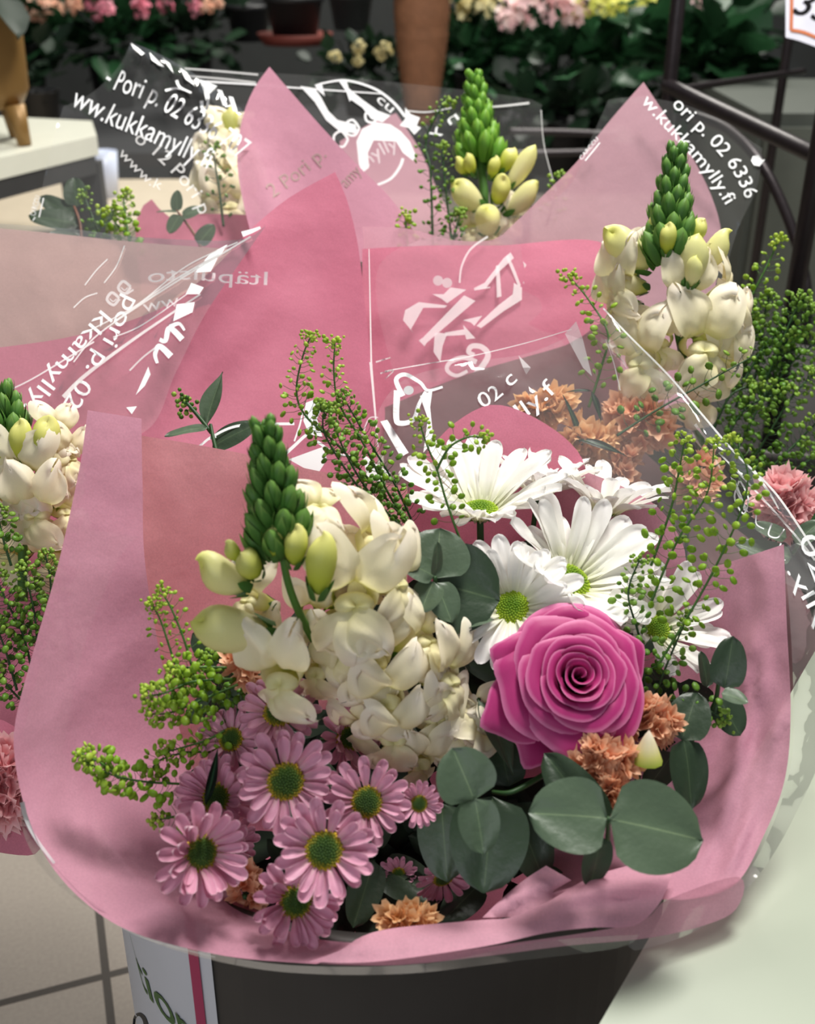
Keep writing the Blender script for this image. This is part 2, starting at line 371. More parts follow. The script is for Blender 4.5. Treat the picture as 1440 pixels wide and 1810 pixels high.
def flower(name, label, cat, group, px, py, d, ax, rpx, outer, inner, disc, n_out, n_in, discr, seed, roll=0, extra=()):
    rng = random.Random(seed); R_ = rpx * d / FPX; loc = P(px, py, d)
    t = thing(name, label, cat, loc, group); B = frame(loc, D(*ax), UP, R_) @ Matrix.Rotation(roll, 4, 'Z')
    for ring, (n, ms, z0, tilt, sc) in enumerate([(n_out, outer, -.02, 0, 1.0), (n_in, inner, .03, .16, .84)] + list(extra)):
        for i in range(n):
            a = 2 * math.pi * (i + .5 * ring + rng.uniform(-.18, .18)) / n; s = sc * rng.uniform(.9, 1.06)
            Mx = B @ Matrix.Rotation(a, 4, 'Z') @ Matrix.Translation((discr * .82, 0, z0)) @ Matrix.Rotation(-tilt + rng.uniform(-.13, .13), 4, 'Y') @ Matrix.Rotation(rng.uniform(-.2, .2), 4, 'X') @ Matrix.Scale(s * (1 - discr * .82), 4)
            place('petal', rng.choice(ms), Mx, t)
    place('disc', disc, B @ Matrix.Translation((0, 0, discr * .18)) @ Matrix.Scale(discr, 4), t)
    place('stem', STALK, B @ Matrix.Diagonal((1, 1, 1.3, 1)), t)
    return t

def rose(label, px, py, d, ax, rpx, N=25, seed=3):
    R_ = rpx * d / FPX; loc = P(px, py, d); t = thing('rose', label, 'rose', loc); B = frame(loc, D(*ax), UP, R_); rng = random.Random(seed)
    for i in range(N):
        f = i / (N - 1); a0 = i * 2.3999 + .5; hw = 1.9 - .86 * f ** .8
        rt = .05 + .83 * f ** .92; rb = .03 + .16 * f; H = .50 - .40 * f ** 1.7; zb = -.62
        roll = .02 + .20 * max(0, f - .25) ** 1.0; wob = rng.uniform(0, 9); tip = .02 + .10 * rng.random() ** 2 if f > .4 else .01
        def fn(u, v):
            x = u * 2 - 1
            top = 1 - .20 * abs(x) ** 2.4
            tt = v * top
            r = rb + (rt - rb) * tt ** (1.25 - .35 * f)
            z = zb + (H - zb) * (1 - max(0, 1 - tt) ** 1.7)
            e = max(0, (v - .72) / .28)
            r += roll * e * e * (1 + .25 * math.cos(x * 3 + wob)); z -= roll * .9 * e ** 3
            r += .035 * x * (1 - .3 * f)
            pk = math.exp(-((x - .15 * math.sin(wob)) / .16) ** 2)
            r += tip * pk * e * f; 
            r += .025 * e * noise.noise(Vector((x * 2.6, wob, 1.3))) * (.4 + f)
            z += .03 * e * noise.noise(Vector((x * 3.1, wob + 4, .3)))
            an = a0 + x * hw
            return (r * math.cos(an), r * math.sin(an), z)
        b = MB(); b.grid(fn, 20, 12, tf=lambda u, v: min(1, .93 * v ** 1.6 + .07 * v ** 14))
        place('petal', b.data('petal', M_['rose']), B, t)
    for a0, hw, R1, z1, pk in ((3.55, .55, 1.16, -.02, .16), (4.15, .50, 1.10, -.12, .14), (2.75, .60, 1.02, .10, .12), (1.55, .75, .98, .12, .03), (.45, .62, 1.04, .02, .08), (5.3, .6, 1.0, -.1, .06)):
        def fn(u, v):
            x = u * 2 - 1; t = v * (1 - .24 * abs(x) ** 2.2)
            r = .16 + (R1 - .16) * t ** .9 + pk * math.exp(-(x / .22) ** 2) * max(0, v - .6) / .4 - .03 * x * x
            z = -.6 + (z1 + .6) * (1 - max(0, 1 - t) ** 1.8) - .10 * max(0, (v - .7) / .3) ** 2 + .05 * v * math.sin(3 * x + a0)
            return (r * math.cos(a0 + x * hw), r * math.sin(a0 + x * hw), z)
        g = MB(); g.grid(fn, 16, 12, tf=lambda u, v: min(1, .93 * v ** 1.6 + .07 * v ** 14)); place('petal', g.data('petal', M_['rose']), B, t)
    b = MB()
    for k in range(5):
        a = k * 2 * math.pi / 5; b.grid(lambda u, v: ((.1 + .62 * v) * math.cos(a) - (u - .5) * .22 * (1 - v) * math.sin(a), (.1 + .62 * v) * math.sin(a) + (u - .5) * .22 * (1 - v) * math.cos(a), -.62 + .1 * v), 2, 5)
    place('sepals', b.data('sepals', M_['stem_dark']), B, t)
    place('stem', MB().tube([(0, 0, -.5), (0, .02, -1.2), (0, .05, -2)], .07, .07, 8).data('stem', M_['stem_dark']), B, t)
    return t

def lobe(b, M, L, Wd, seed, back=.35, ruff=.08, t0=.45, t1=1.0, fold=.0):
    ph = seed * 1.7
    def fn(u, v):
        x = u * 2 - 1; v = 1 - (1 - v) ** 1.5
        w = Wd / 2 * (.42 + .58 * math.sin(min(1, v * 1.45) * math.pi / 2)) * math.sqrt(max(.0, 1 - max(0, (v - .62) / .38) ** 2.2)) + .004
        e = max(abs(x) ** 3, max(0, (v - .55) / .45)) * v
        z = -back * L * v ** 2.2 + .16 * L * math.sin(v * math.pi) - .22 * Wd * x * x * v + fold * Wd * abs(x)
        z += ruff * L * e * (math.sin(x * 5.2 + v * 3 + ph) + .25 * math.sin(x * 10 + ph * 2) * v) + ruff * 1.2 * L * v * noise.noise(Vector((x * 1.8, v * 2.2, seed * 5.1)))
        y = L * v * (1 + .07 * e * math.sin(x * 7 + ph))
        return (w * x + ruff * .6 * L * v * noise.noise(Vector((v * 3, x, seed))), y, z)
    b.grid(fn, 12, 12, False, M, lambda u, v: t0 + (t1 - t0) * v)
def snap_floret(seed):
    b = MB(); rng = random.Random(seed); T = Matrix.Translation; Rx = lambda a: Matrix.Rotation(a, 4, 'X'); Rz = lambda a: Matrix.Rotation(a, 4, 'Z')
    b.grid(lambda u, v: ((.13 + .17 * v ** .7) * 1.05 * math.cos(2 * math.pi * u), (.13 + .15 * v ** .7) * math.sin(2 * math.pi * u) + .08 * v * v, -.05 + .76 * v), 16, 8, True, None, lambda u, v: .02 + .55 * v)
    for sx in (-1, 1):                                      # upper lip: two ruffled lobes standing up
        lobe(b, T((sx * .12, .20, .62)) @ Rz(-sx * rng.uniform(.35, .6)) @ Rx(.75 + rng.uniform(-.25, .25)), .70, .70, seed + sx * .5, .60, .20, .36)
    for k, an in enumerate((-.95, 0, .95)):                 # lower lip: three rounded lobes hanging down
        lobe(b, T((math.sin(an) * .16, -.14, .70)) @ Rz(math.pi - an * .85) @ Rx(.55 + rng.uniform(-.25, .25)), .62 if k != 1 else .52, .62, seed * 3 + k, .62, .20, .36)
    def pal(u, v):                                          # the swollen palate that shuts the mouth
        a = 2 * math.pi * u; r = math.sin(math.pi * v / 2); h = math.cos(math.pi * v / 2)
        return (.27 * r * math.cos(a), -.04 + .17 * r * math.sin(a), .66 + h * (.20 + .05 * math.cos(2 * a)) - .08 * math.exp(-(r * math.cos(a) / .3) ** 2) * h)
    b.grid(pal, 16, 6, True, None, lambda u, v: .40 + .12 * v)
    return b.data('floret', M_['snap'])
SNAP = [snap_floret(k + 1) for k in range(5)]
def hood(seed, mat):
    b = MB()
    def fn(u, v):
        a = 2 * math.pi * u; v = .5 - .5 * math.cos(math.pi * v); r = .33 * max(0, 1 - abs(2 * v - 1) ** 2.2) ** .5 * (.66 + .42 * v)
        r *= (1 - .14 * v * math.exp(-((math.sin(a * .5 + seed) + .2) / .16) ** 2)) * (1 + .05 * math.cos(3 * a + seed) * v)
        return (r * math.cos(a), r * 1.08 * math.sin(a) + .14 * v * v, v + .09 * math.sin(a + seed) * v * v)
    b.grid(fn, 18, 12, True); return b.data('bud', mat)
HOOD = [hood(k, M_['snap_yellow']) for k in range(3)]; HOOD_P = [hood(k + 4, M_['snap_young']) for k in range(3)]
def green_bud(seed, mat):
    b = MB()
    b.grid(lambda u, v: (.30 * max(0, math.sin(math.pi * v)) ** .7 * math.cos(2 * math.pi * u) * (1 + .05 * math.cos(6 * math.pi * u)), .30 * max(0, math.sin(math.pi * v)) ** .7 * math.sin(2 * math.pi * u), v), 12, 8, True, None, lambda u, v: .3 + .5 * v)
    for k in range(5):                                      # sepals hugging the bud
        a = k * 2 * math.pi / 5 + seed
        def fn(u, v):
            x = (u * 2 - 1) * (1 - v ** 2.5) * .55; an = a + x; r = .335 * math.sin(math.pi * (.12 + .66 * v)) ** .7 + .02
            return (r * math.cos(an), r * math.sin(an), .02 + .92 * v)
        b.grid(fn, 4, 6, False, None, lambda u, v: .25 + .7 * v * v + .25 * abs(u - .5))
    return b.data('bud', mat)
GBUD = [green_bud(k, M_['bud']) for k in range(2)]; LBUD = [green_bud(k + 5, M_['bud_light']) for k in range(2)]
def calyx():
    b = MB()
    for k in range(5):
        a = k * 2 * math.pi / 5
        b.grid(lambda u, v: ((.14 + .12 * v) * math.cos(a + (u - .5) * 1.1 * (1 - v * v)), (.14 + .12 * v) * math.sin(a + (u - .5) * 1.1 * (1 - v * v)), -.08 + .42 * v), 4, 5, False, None, lambda u, v: .2 + .4 * v)
    return b.data('calyx', M_['bud'])
CALYX = calyx()
def snapdragon(label, axis, nb, tb, rad, florets, yellows, group='snapdragons in the bouquets', buds=GBUD, seed=0, stem_px=16):
    rng = random.Random(seed); c = catmull(axis, 12); pts = [P(*q) for q in c]
    t = thing('snapdragon', label, 'snapdragon', pts[-1], group)
    md = c[len(c) // 2][2]
    MB().tube(pts, .25 * stem_px * md / FPX, .62 * stem_px * md / FPX, 8).world('stem', M_['stem'], t)
    kb = max(2, int(tb * (len(c) - 1)))
    for i in range(nb):
        f = i / (nb - 1); q = f ** .85 * kb; k = min(len(c) - 2, int(q)); p = pts[k].lerp(pts[k + 1], q - k)
        ax = (pts[max(0, k - 2)] - pts[min(len(pts) - 1, k + 3)]).normalized(); a = i * 2.3999
        o = ax.orthogonal().normalized(); side = (o * math.cos(a) + ax.cross(o) * math.sin(a))
        rr = (rad[0] + (rad[1] - rad[0]) * f) * md / FPX
        z = (side * (.22 + .30 * f) + ax * 1.0).normalized(); s = (rr * 1.05 + .0008)
        place('bud', rng.choice(buds), frame(p + side * rr * .42 - ax * rr * .45, z, side, (s, s, s * 1.18 * rng.uniform(.92, 1.1))), t)
    for (px, py, d, di, L, Wd, *young) in yellows:
        z = D(*di); l = L * d / FPX; w = Wd * d / FPX / .64
        M = frame(P(px, py, d) - z * l * .5, z, UP, (w, w, l)); o = place('bud', rng.choice(HOOD_P if young else HOOD), M, t)
        o['label'] = 'pale yellow closed young flower' if young else 'yellow green opening bud'
        place('calyx', CALYX, M @ Matrix.Diagonal((1.15, 1.15, .8, 1)), o)
    for (px, py, d, di, S_, *rest) in florets:
        z = D(*di); s = S_ * d / FPX / 1.36; up = D(*rest[0]) if rest else UP
        M = frame(P(px, py, d) - z * s * .62, z, up, s); o = place('floret', rng.choice(SNAP), M, t)
        place('calyx', CALYX, M @ Matrix.Translation((0, 0, -.02)), o)
    return t

def leaf_mb(b, p0, p1, wr, nrm, fold=.12, bend=.12, shape='round', nu=8, nv=12):
    ax = p1 - p0; L = ax.length; x = ax.normalized(); n = (nrm - x * nrm.dot(x)).normalized(); y = n.cross(x); Wd = wr * L
    def fn(u, v):
        q = u * 2 - 1
        if shape == 'round': w = math.sqrt(max(0, 1 - (2 * v ** .76 - 1) ** 2)) ** .9 * (1 - .16 * v ** 3)
        else: w = max(0, math.sin(math.pi * v ** .75)) ** 1.1
        if v > .9: w *= 1 - .3 * (v - .9) / .1
        z = fold * Wd * .5 * abs(q) * w - bend * L * (v - .35) ** 2 + .012 * L * math.sin(6 * v + 5 * q)
        return p0 + x * (L * v) + y * (Wd / 2 * q * w) + n * z
    b.grid(fn, nu, nv, False, None, lambda u, v: max(0, 1 - abs(u - .5) * 9 * (1.2 - v * .6)) ) 
    return b
def euc(label, loc, stems, leaves, mat='euc', smat='stem_dark', group='eucalyptus sprigs'):
    """stems: pixel polylines; leaves: (base x,y,d, tip x,y,d, width ratio, normal dir, material?)"""
    t = thing('eucalyptus_sprig', label, 'eucalyptus', P(*loc), group)
    for s in stems:
        MB().tube([P(*q) for q in catmull(s, 6)], .0011, .0015, 6).world('stem', M_[smat], t)
    for lf in leaves:
        b = MB(); leaf_mb(b, P(*lf[0]), P(*lf[1]), lf[2], D(*lf[3]), *(lf[5:] if len(lf) > 5 else ()))
        b.world('leaf', M_[lf[4] if len(lf) > 4 and lf[4] else mat], t)
    return t

def cress(label, branches, mat='pod', group='pepperweed sprigs', podpx=12, pedpx=24, den=.16, seed=0, kind='pepperweed_sprig', cat='sprig', tip=True, loc=None):
    """branches: pixel polylines root..tip, each with little stalked flat pods all round and a tuft at its tip"""
    rng = random.Random(seed); t = thing(kind, label, cat, P(*branches[0][0]), group)
    pods = MB(); sm = M_['stem_dark' if mat == 'pod_dark' else 'stem']
    for bi, br in enumerate(branches):
        c = catmull(br, 10); w = [P(*q) for q in c]; sd = c[0][2] / FPX; st = MB()
        st.tube(w, 2.6 * sd, 1.3 * sd, 5)
        L = [0]
        for i in range(len(c) - 1): L.append(L[-1] + np.linalg.norm((c[i + 1] - c[i])[:2]))
        n = int(L[-1] * den)
        for i in range(n):
            f = (i + rng.random()) / n; f = .12 + .88 * f; q = f * (len(c) - 1); k = min(len(c) - 2, int(q)); p = w[k].lerp(w[k + 1], q - k)
            ax = (w[k + 1] - w[k]).normalized(); o = ax.orthogonal().normalized(); a = i * 2.4 + rng.uniform(-.4, .4)
            side = o * math.cos(a) + ax.cross(o) * math.sin(a); sc = (1 - .55 * max(0, (f - .6) / .4)) * rng.uniform(.75, 1.2)
            e = p + (side + ax * rng.uniform(.25, .7)).normalized() * (pedpx * sd * sc); mid = p.lerp(e, .5) + ax * pedpx * sd * -.08
            st.tube([p, mid, e], .55 * sd, .5 * sd, 3)
            r = podpx * .5 * sd * sc; M = frame(e + side * r * .8, D(rng.uniform(-1, 1), rng.uniform(-.6, 1), rng.uniform(.2, 1.2)), side)
            pods.ball((0, 0, 0), (r * .9, r * 1.12, r * .42), 8, 5, M, min(1, .35 + .5 * f * rng.uniform(.6, 1.2)))
        if tip:
            for i in range(16):
                e = w[-1] + Vector((rng.gauss(0, 1), rng.gauss(0, 1), rng.gauss(0, .7) + .3)) * (8 * sd); r = rng.uniform(2.6, 4.6) * sd
                pods.ball(e, r, 6, 4, None, rng.uniform(.6, 1))
        st.world('stem' if bi == 0 else 'side_branch', sm, t)
    o = pods.world('seed_pods', M_[mat], t); o['kind'] = 'stuff'
    return t

def crumple(seed, mat, name='floret', lobes=6, zig=.18):
    b = MB()
    def fn(u, v):
        a = 2 * math.pi * u; r = v * (1 + zig * math.cos(lobes * a) * v + .18 * noise.noise(Vector((math.cos(a) * 1.7, math.sin(a) * 1.7, seed))))
        z = .75 * v ** 1.4 + .28 * v * noise.noise(Vector((math.cos(a) * 2.4 * v, math.sin(a) * 2.4 * v, seed * 2.3)))+ .12 * v * math.cos(lobes * a)
        return (r * .62 * math.cos(a), r * .62 * math.sin(a), z)
    b.grid(fn, 24, 5, True); return b.data(name, mat)
STAT = {k: [crumple(i, M_[k]) for i in range(3)] for k in ('statice', 'statice_tan')}
CARN = [crumple(i + 20, M_['carn'], 'petal', 9, .2) for i in range(3)]
def cluster(name, label, cat, group, px, py, d, rx, ry, n, size, meshes, part='floret', seed=0, fdir=(0, .5, 1), rz=None, stem=True):
    rng = random.Random(seed); loc = P(px, py, d); t = thing(name, label, cat, loc, group); s = d / FPX; F0 = D(*fdir)
    for i in range(n):
        while True:
            q = Vector((rng.uniform(-1, 1), rng.uniform(-1, 1), rng.uniform(-.55, 1)))
            if .45 < q.length < 1: break
        p = loc + RT * q.x * rx * s + UP * q.y * ry * s - FW * q.z * (rz or min(rx, ry)) * .75 * s
        z = (RT * q.x + UP * q.y - FW * q.z + F0 * .5 + Vector((rng.gauss(0, .25), rng.gauss(0, .25), rng.gauss(0, .25)))).normalized(); k = size * s * rng.uniform(.8, 1.25)
        place(part, rng.choice(meshes), frame(p - z * k * .6, z, UP, (k, k, k)) @ Matrix.Rotation(rng.uniform(0, 6), 4, 'Z'), t)
    if stem: MB().tube([loc, loc + FW * .03 - UP * .03, loc + FW * .05 - UP * .09], .0014, .0016, 6).world('stem', M_['stem_dark'], t)
    return t
# ------------------------------------------------------------------ the shop: floor, walls, tables
def struct(o): o['kind'] = 'structure'; return o
def tile_mat():
    m, t, out = nt('beige_floor_tile'); tc = node(t, 'TexCoord')
    br = node(t, 'TexBrick', offset=0.0, squash=1.0, Scale=1.0); br.inputs['Brick Width'].default_value = .31; br.inputs['Row Height'].default_value = .31
    br.inputs['Mortar Size'].default_value = .0042; br.inputs['Mortar Smooth'].default_value = .2
    br.inputs['Color1'].default_value = (*srgb(168, 158, 146), 1); br.inputs['Color2'].default_value = (*srgb(162, 153, 142), 1); br.inputs['Mortar'].default_value = (*srgb(78, 72, 66), 1)
    t.links.new(tc.outputs['Object'], br.inputs['Vector'])
    nz = node(t, 'TexNoise', Scale=260.0, Detail=4.0); t.links.new(tc.outputs['Object'], nz.inputs['Vector'])
    mr = node(t, 'MapRange'); mr.inputs[3].default_value = .82; mr.inputs[4].default_value = 1.16; t.links.new(nz.outputs['Fac'], mr.inputs[0])
    mul = node(t, 'VectorMath', operation='MULTIPLY'); t.links.new(br.outputs['Color'], mul.inputs[0]); t.links.new(mr.outputs[0], mul.inputs[1])
    b = node(t, 'BsdfPrincipled', Roughness=.42); t.links.new(mul.outputs[0], b.inputs['Base Color'])
    bp = node(t, 'Bump', Strength=.5, Distance=.002, invert=True); t.links.new(br.outputs['Fac'], bp.inputs['Height']); t.links.new(bp.outputs[0], b.inputs['Normal'])
    t.links.new(b.outputs[0], out.inputs[0]); return m
fl = struct(place('floor', meshdata('floor', [(-4, -3, 0), (5, -3, 0), (5, 5, 0), (-4, 5, 0)], [(0, 1, 2, 3)], tile_mat(), False), Matrix.Translation((-.287, .715, 0)) @ Matrix.Rotation(math.radians(18.5), 4, 'Z')))
wallm = plain('dark_grey_wall', srgb(52, 54, 54), .8)
struct(MB().box((-3.2, 4.2, 0), (3.6, 4.3, 2.8)).world('wall_back', wallm, None, False))
struct(MB().box((-3.3, -1.6, 0), (-3.2, 4.3, 2.8)).world('wall_left', wallm, None, False))
struct(MB().box((3.6, -1.6, 0), (3.7, 4.3, 2.8)).world('wall_right', plain('grey_green_wall', srgb(120, 126, 116), .8), None, False))

lam = plain('pale_laminate', srgb(158, 166, 148), .3, 0, .03, 8, .5)
tb = thing('display_table', 'pale glossy table top beside the charcoal bucket in the lower right corner', 'table', (.5, .4, 0))
TA, TB, TC, TD = (.0100, .2105), (.285, .625), (1.1, .625), (1.1, .2105)
def slab(name, quad, z0, z1, m, parent):
    v = [Vector((x, y, z0)) for x, y in quad] + [Vector((x, y, z1)) for x, y in quad]; n = len(quad)
    b = MB().add(v, [tuple(range(n))[::-1], tuple(range(n, 2 * n))] + [(i, (i + 1) % n, n + (i + 1) % n, n + i) for i in range(n)])
    return b.world(name, m, parent, False)
o = slab('table_top', [TA, TD, TC, TB], .425, .45, lam, tb)
for x, y in ((.12, .26), (1.02, .27), (1.02, .57), (.33, .57)):
    MB().box((x - .02, y - .02, 0), (x + .02, y + .02, .425)).world('leg', plain('grey_table_leg', srgb(120, 120, 118), .4), tb, False)

tl = thing('low_display_table', 'white topped low table with dark metal frame at the left edge', 'table', (-.75, 1.8, 0))
q = [(-.44, 1.72), (-.535, 1.90), (-1.10, 2.02), (-1.05, 1.25), (-.62, 1.40)]
q = [(-.475, 1.752), (-.52, 1.90), (-1.25, 2.12), (-1.25, 1.0), (-.73, 1.22)]
slab('table_top', q, .572, .60, plain('cream_stone_top', srgb(222, 222, 206), .3, 0, .05), tl)
qi = [(x * .985 - .012, y * .99 + .012) for x, y in q]; slab('apron', qi, .545, .572, plain('dark_grey_frame', srgb(62, 62, 62), .5), tl)
for x, y in ((-.50, 1.765), (-.555, 1.885), (-1.2, 2.05), (-.76, 1.30)):
    MB().box((x - .022, y - .012, 0), (x + .022, y + .012, .56)).world('leg', plain('dark_table_leg', srgb(58, 58, 58), .5), tl, False)
bn = thing('display_bench', 'low beige bench behind the white topped table on the left', 'bench', (-.4, 2.2, 0))
slab('bench_top', [(-1.0, 1.90), (-.36, 2.05), (-.30, 2.44), (-1.0, 2.44)], .36, .40, plain('beige_bench_top', srgb(206, 192, 170), .45), bn)
for x in (-.95, -.42):
    MB().box((x - .03, 2.09, 0), (x + .03, 2.4, .36)).world('leg', plain('bench_leg', srgb(90, 84, 76), .6), bn, False)

# charcoal bucket with its label
BC_, BR0, BR1, BH = Vector((-.010, .546, 0)), .184, .177, .452
bk = thing('flower_bucket', 'charcoal grey bucket that holds the pink bouquet in front', 'bucket', BC_)
b = MB(); b.lathe([(.001, .004), (BR0 - .004, .004), (BR0, .0), (BR0 + (BR1 - BR0) * .5, BH * .5), (BR1, BH - .012), (BR1 + .005, BH - .010), (BR1 + .005, BH), (BR1 - .003, BH), (BR0 - .003, .012), (.001, .012)], 72)
place('bucket_body', b.data('bucket_body', M_['bucket']), Matrix.Translation(BC_), bk)
b2 = thing('flower_bucket', 'charcoal grey bucket behind the table, under the bushy sprigs on the right', 'bucket', (.36, 1.02, 0)); MW[b2.name] = Matrix.Translation((.36, 1.02, 0))
place('bucket_body', bk.children[0].data, Matrix.Translation((.36, 1.02, 0)) @ Matrix.Diagonal((.85, .85, 1.05, 1)), b2)
def dep_bucket(x, y):
    r = P(x, y, 1) - CAM; best = None; k = (BR1 - BR0) / BH
    # |C + r t - axis|^2 = (BR0 + k z)^2
    ox, oy, oz = CAM.x - BC_.x, CAM.y - BC_.y, CAM.z; R0 = BR0 + k * oz + .0006
    A = r.x ** 2 + r.y ** 2 - (k * r.z) ** 2; B = 2 * (ox * r.x + oy * r.y - R0 * k * r.z); C_ = ox * ox + oy * oy - R0 * R0
    ds = max(0, B * B - 4 * A * C_); return (-B - math.sqrt(ds)) / (2 * A)
lb = MB(); pr = P(379, 1750, dep_bucket(379, 1750)); LA1 = math.atan2(pr.y - BC_.y, pr.x - BC_.x); LA0 = LA1 - math.radians(72)
if LA1 > 0: LA1 -= 2 * math.pi; LA0 -= 2 * math.pi
def lab(u, v):
    a = LA0 + u * (LA1 - LA0); z = .452 - .012 - v * .20 ; r = BR0 + (BR1 - BR0) * z / BH + .0007
    return (BC_.x + r * math.cos(a), BC_.y + r * math.sin(a), z)
lb.grid(lab, 30, 6); lo = lb.world('label', plain('white_label', srgb(206, 208, 216), .5, 0, .03), bk)
lo['label'] = 'white paper label with green letters and a red stripe'
GI = plain('green_print', srgb(70, 104, 52), .6)
text('lition', lambda x, y: dep_bucket(x, y) - .0012, [(238, 1686), (254, 1746), (276, 1780), (304, 1812), (346, 1860)], 66, GI, lo, upv=(-.24, -.95), heavy=2)
strokes([('s', [(236, 1830), (238, 1800), (246, 1793), (254, 1800), (258, 1812)], 4, 8)], lambda x, y: dep_bucket(x, y) - .0012, plain('black_ink', srgb(30, 30, 32), .6), lo)
def lab_u(px):
    q = P(px, 1750, dep_bucket(px, 1750)); return (math.atan2(q.y - BC_.y, q.x - BC_.x) - LA0) / (LA1 - LA0)
U0, U1 = lab_u(343), lab_u(360)
st = MB(); st.grid(lambda u, v: Vector(lab(U0 + (U1 - U0) * u, v)) + Vector((-.0006, -.0008, 0)), 4, 6); st.world('label_stripe', plain('crimson_stripe', srgb(168, 40, 88), .5), lo)

# ------------------------------------------------------------------ front bouquet: wrapper
RIM_L = [(155, 725, .600, 1), (140, 830, .594), (102, 1000, .580), (62, 1140, .565), (28, 1270, .550), (26, 1340, .545), (45, 1430, .536), (84, 1520, .526), (150, 1595, .516), (240, 1650, .508), (400, 1690, .501), (560, 1704, .497, 1)]
wf = thing('paper_wrapper', 'wide open pink paper around the front bouquet, standing in the charcoal bucket', 'wrapping paper', (0, .5, .3))
PF = dict(parent=wf)
sheet('side_panel', M_['paper'], [(155, 725, .600, 1), (250, 740, .612, 1), (252, 860, .605), (258, 1010, .600), (300, 1230, .612), (370, 1440, .600), (430, 1580, .560), (520, 1650, .525), (640, 1668, .508, 1), (560, 1704, .497, 1)] + RIM_L[-2:0:-1], [(150, 1100, .590), (120, 1350, .572), (260, 1480, .570), (350, 1600, .533), (210, 900, .602)], 22, .0016, 22, [(300, 1600, 470, 1672, 16, .003), (95, 1300, 75, 1450, 16, .0018), (120, 1250, 250, 1120, 24, .0016)], seed=1, **PF)
sheet('back_panel', M_['paper_salmon_bright'], [(236, 768, .632, 1), (330, 783, .640), (450, 806, .660), (560, 832, .680), (720, 860, .705, 1), (720, 1150, .72, 1), (430, 1340, .68), (300, 1330, .655), (244, 1000, .636)], [(340, 1000, .660)], 22, .0018, 20, [(300, 830, 330, 1000, 22, .003), (420, 850, 380, 1000, 25, .003)], seed=2, **PF)
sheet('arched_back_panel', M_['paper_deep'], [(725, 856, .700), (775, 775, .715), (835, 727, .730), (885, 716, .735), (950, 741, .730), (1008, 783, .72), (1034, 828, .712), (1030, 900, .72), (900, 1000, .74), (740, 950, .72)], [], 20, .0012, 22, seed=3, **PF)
sheet('far_right_panel', M_['paper'], [(1030, 832, .690, 1), (1100, 860, .680), (1163, 897, .668), (1205, 958, .658), (1222, 1022, .650), (1290, 1120, .655), (1150, 1220, .68), (950, 1100, .72), (960, 900, .715)], [], 20, .0014, 24, seed=4, **PF)
sheet('right_panel', M_['paper'], [(1385, 962, .600, 1), (1390, 1100, .585), (1397, 1260, .570), (1386, 1380, .558), (1348, 1480, .545), (1302, 1560, .531), (1230, 1588, .523), (1140, 1590, .517), (1060, 1600, .517), (980, 1590, .53), (960, 1560, .565), (990, 1480, .595), (1070, 1390, .615), (1120, 1290, .635), (1170, 1180, .65), (1180, 1080, .65), (1213, 1016, .635, 1), (1300, 990, .617)], [(1300, 1250, .602), (1280, 1420, .575), (1320, 1100, .612)], 11, .0018, 24, [(1322, 1150, 1290, 1440, 16, .007), (1360, 1300, 1290, 1520, 12, .004), (1240, 1380, 1130, 1520, 18, -.005), (1345, 1010, 1350, 1200, 20, .003), (1345, 1200, 1250, 1500, 9, .003), (1375, 1300, 1310, 1500, 9, .003), (1300, 1260, 1180, 1460, 10, -.003), (1310, 1080, 1320, 1300, 10, .002)], seed=5, **PF)
sheet('front_cuff', M_['paper_bright'], [(545, 1700, .497, 1), (600, 1680, .502), (640, 1655, .508), (700, 1640, .512), (850, 1626, .514), (900, 1622, .515), (960, 1598, .517), (1040, 1552, .521), (1110, 1530, .523), (1195, 1508, .524, 1), (1185, 1550, .518), (1163, 1600, .511), (1120, 1636, .505), (1040, 1640, .503), (960, 1650, .500), (860, 1672, .498), (700, 1696, .496), (620, 1702, .496)], [(1000, 1610, .509), (760, 1672, .501)], 13, .0014, 40, [(980, 1600, 1140, 1560, 14, .004), (820, 1650, 1060, 1620, 10, .002), (560, 1692, 700, 1665, 8, .002)], seed=6, **PF)
sheet('torn_inner_flap', M_['paper_bright'], [(852, 1622, .523, 1), (885, 1590, .527), (925, 1556, .531), (965, 1530, .534, 1), (1010, 1556, .531, 1), (975, 1578, .528), (1050, 1556, .527, 1), (1000, 1592, .521), (930, 1618, .52)], [], 13, .0016, 50, [(880, 1612, 985, 1552, 9, .004)], seed=7, **PF)
sheet('thin_under_layer', M_['paper_thin'], [(560, 1704, .4985, 1), (700, 1694, .499), (900, 1668, .501), (1120, 1632, .506), (1180, 1590, .515), (1305, 1550, .53), (1300, 1608, .526), (1230, 1640, .519), (1130, 1660, .51), (1000, 1672, .505), (860, 1690, .502), (700, 1706, .5)], [], 14, .0008, 40, seed=8, **PF)
fun = [(110, 1330, .605), (270, 1580, .56), (560, 1675, .515), (900, 1630, .525), (1180, 1520, .56), (1320, 1300, .635), (1280, 1080, .685), (1030, 920, .735), (700, 920, .745), (300, 920, .675), (170, 1080, .655)]
fl3 = [P(*p) for p in fun]; fl3 = [Vector(v) for v in catmull([tuple(v) for v in fl3 + fl3[:1]], 6)[:-1]]
b = MB(); nn = len(fl3); throat = Vector((0, .53, .34))
def funnel(u, v):
    p = fl3[int(round(u * nn)) % nn]; c = throat + (p - Vector((0, .55, .53))).normalized() * .05
    return p.lerp(c, v ** .8) - Vector((0, 0, .03 * math.sin(v * math.pi)))
b.grid(funnel, nn, 8, True); b.world('funnel', M_['paper_deep'], wf)

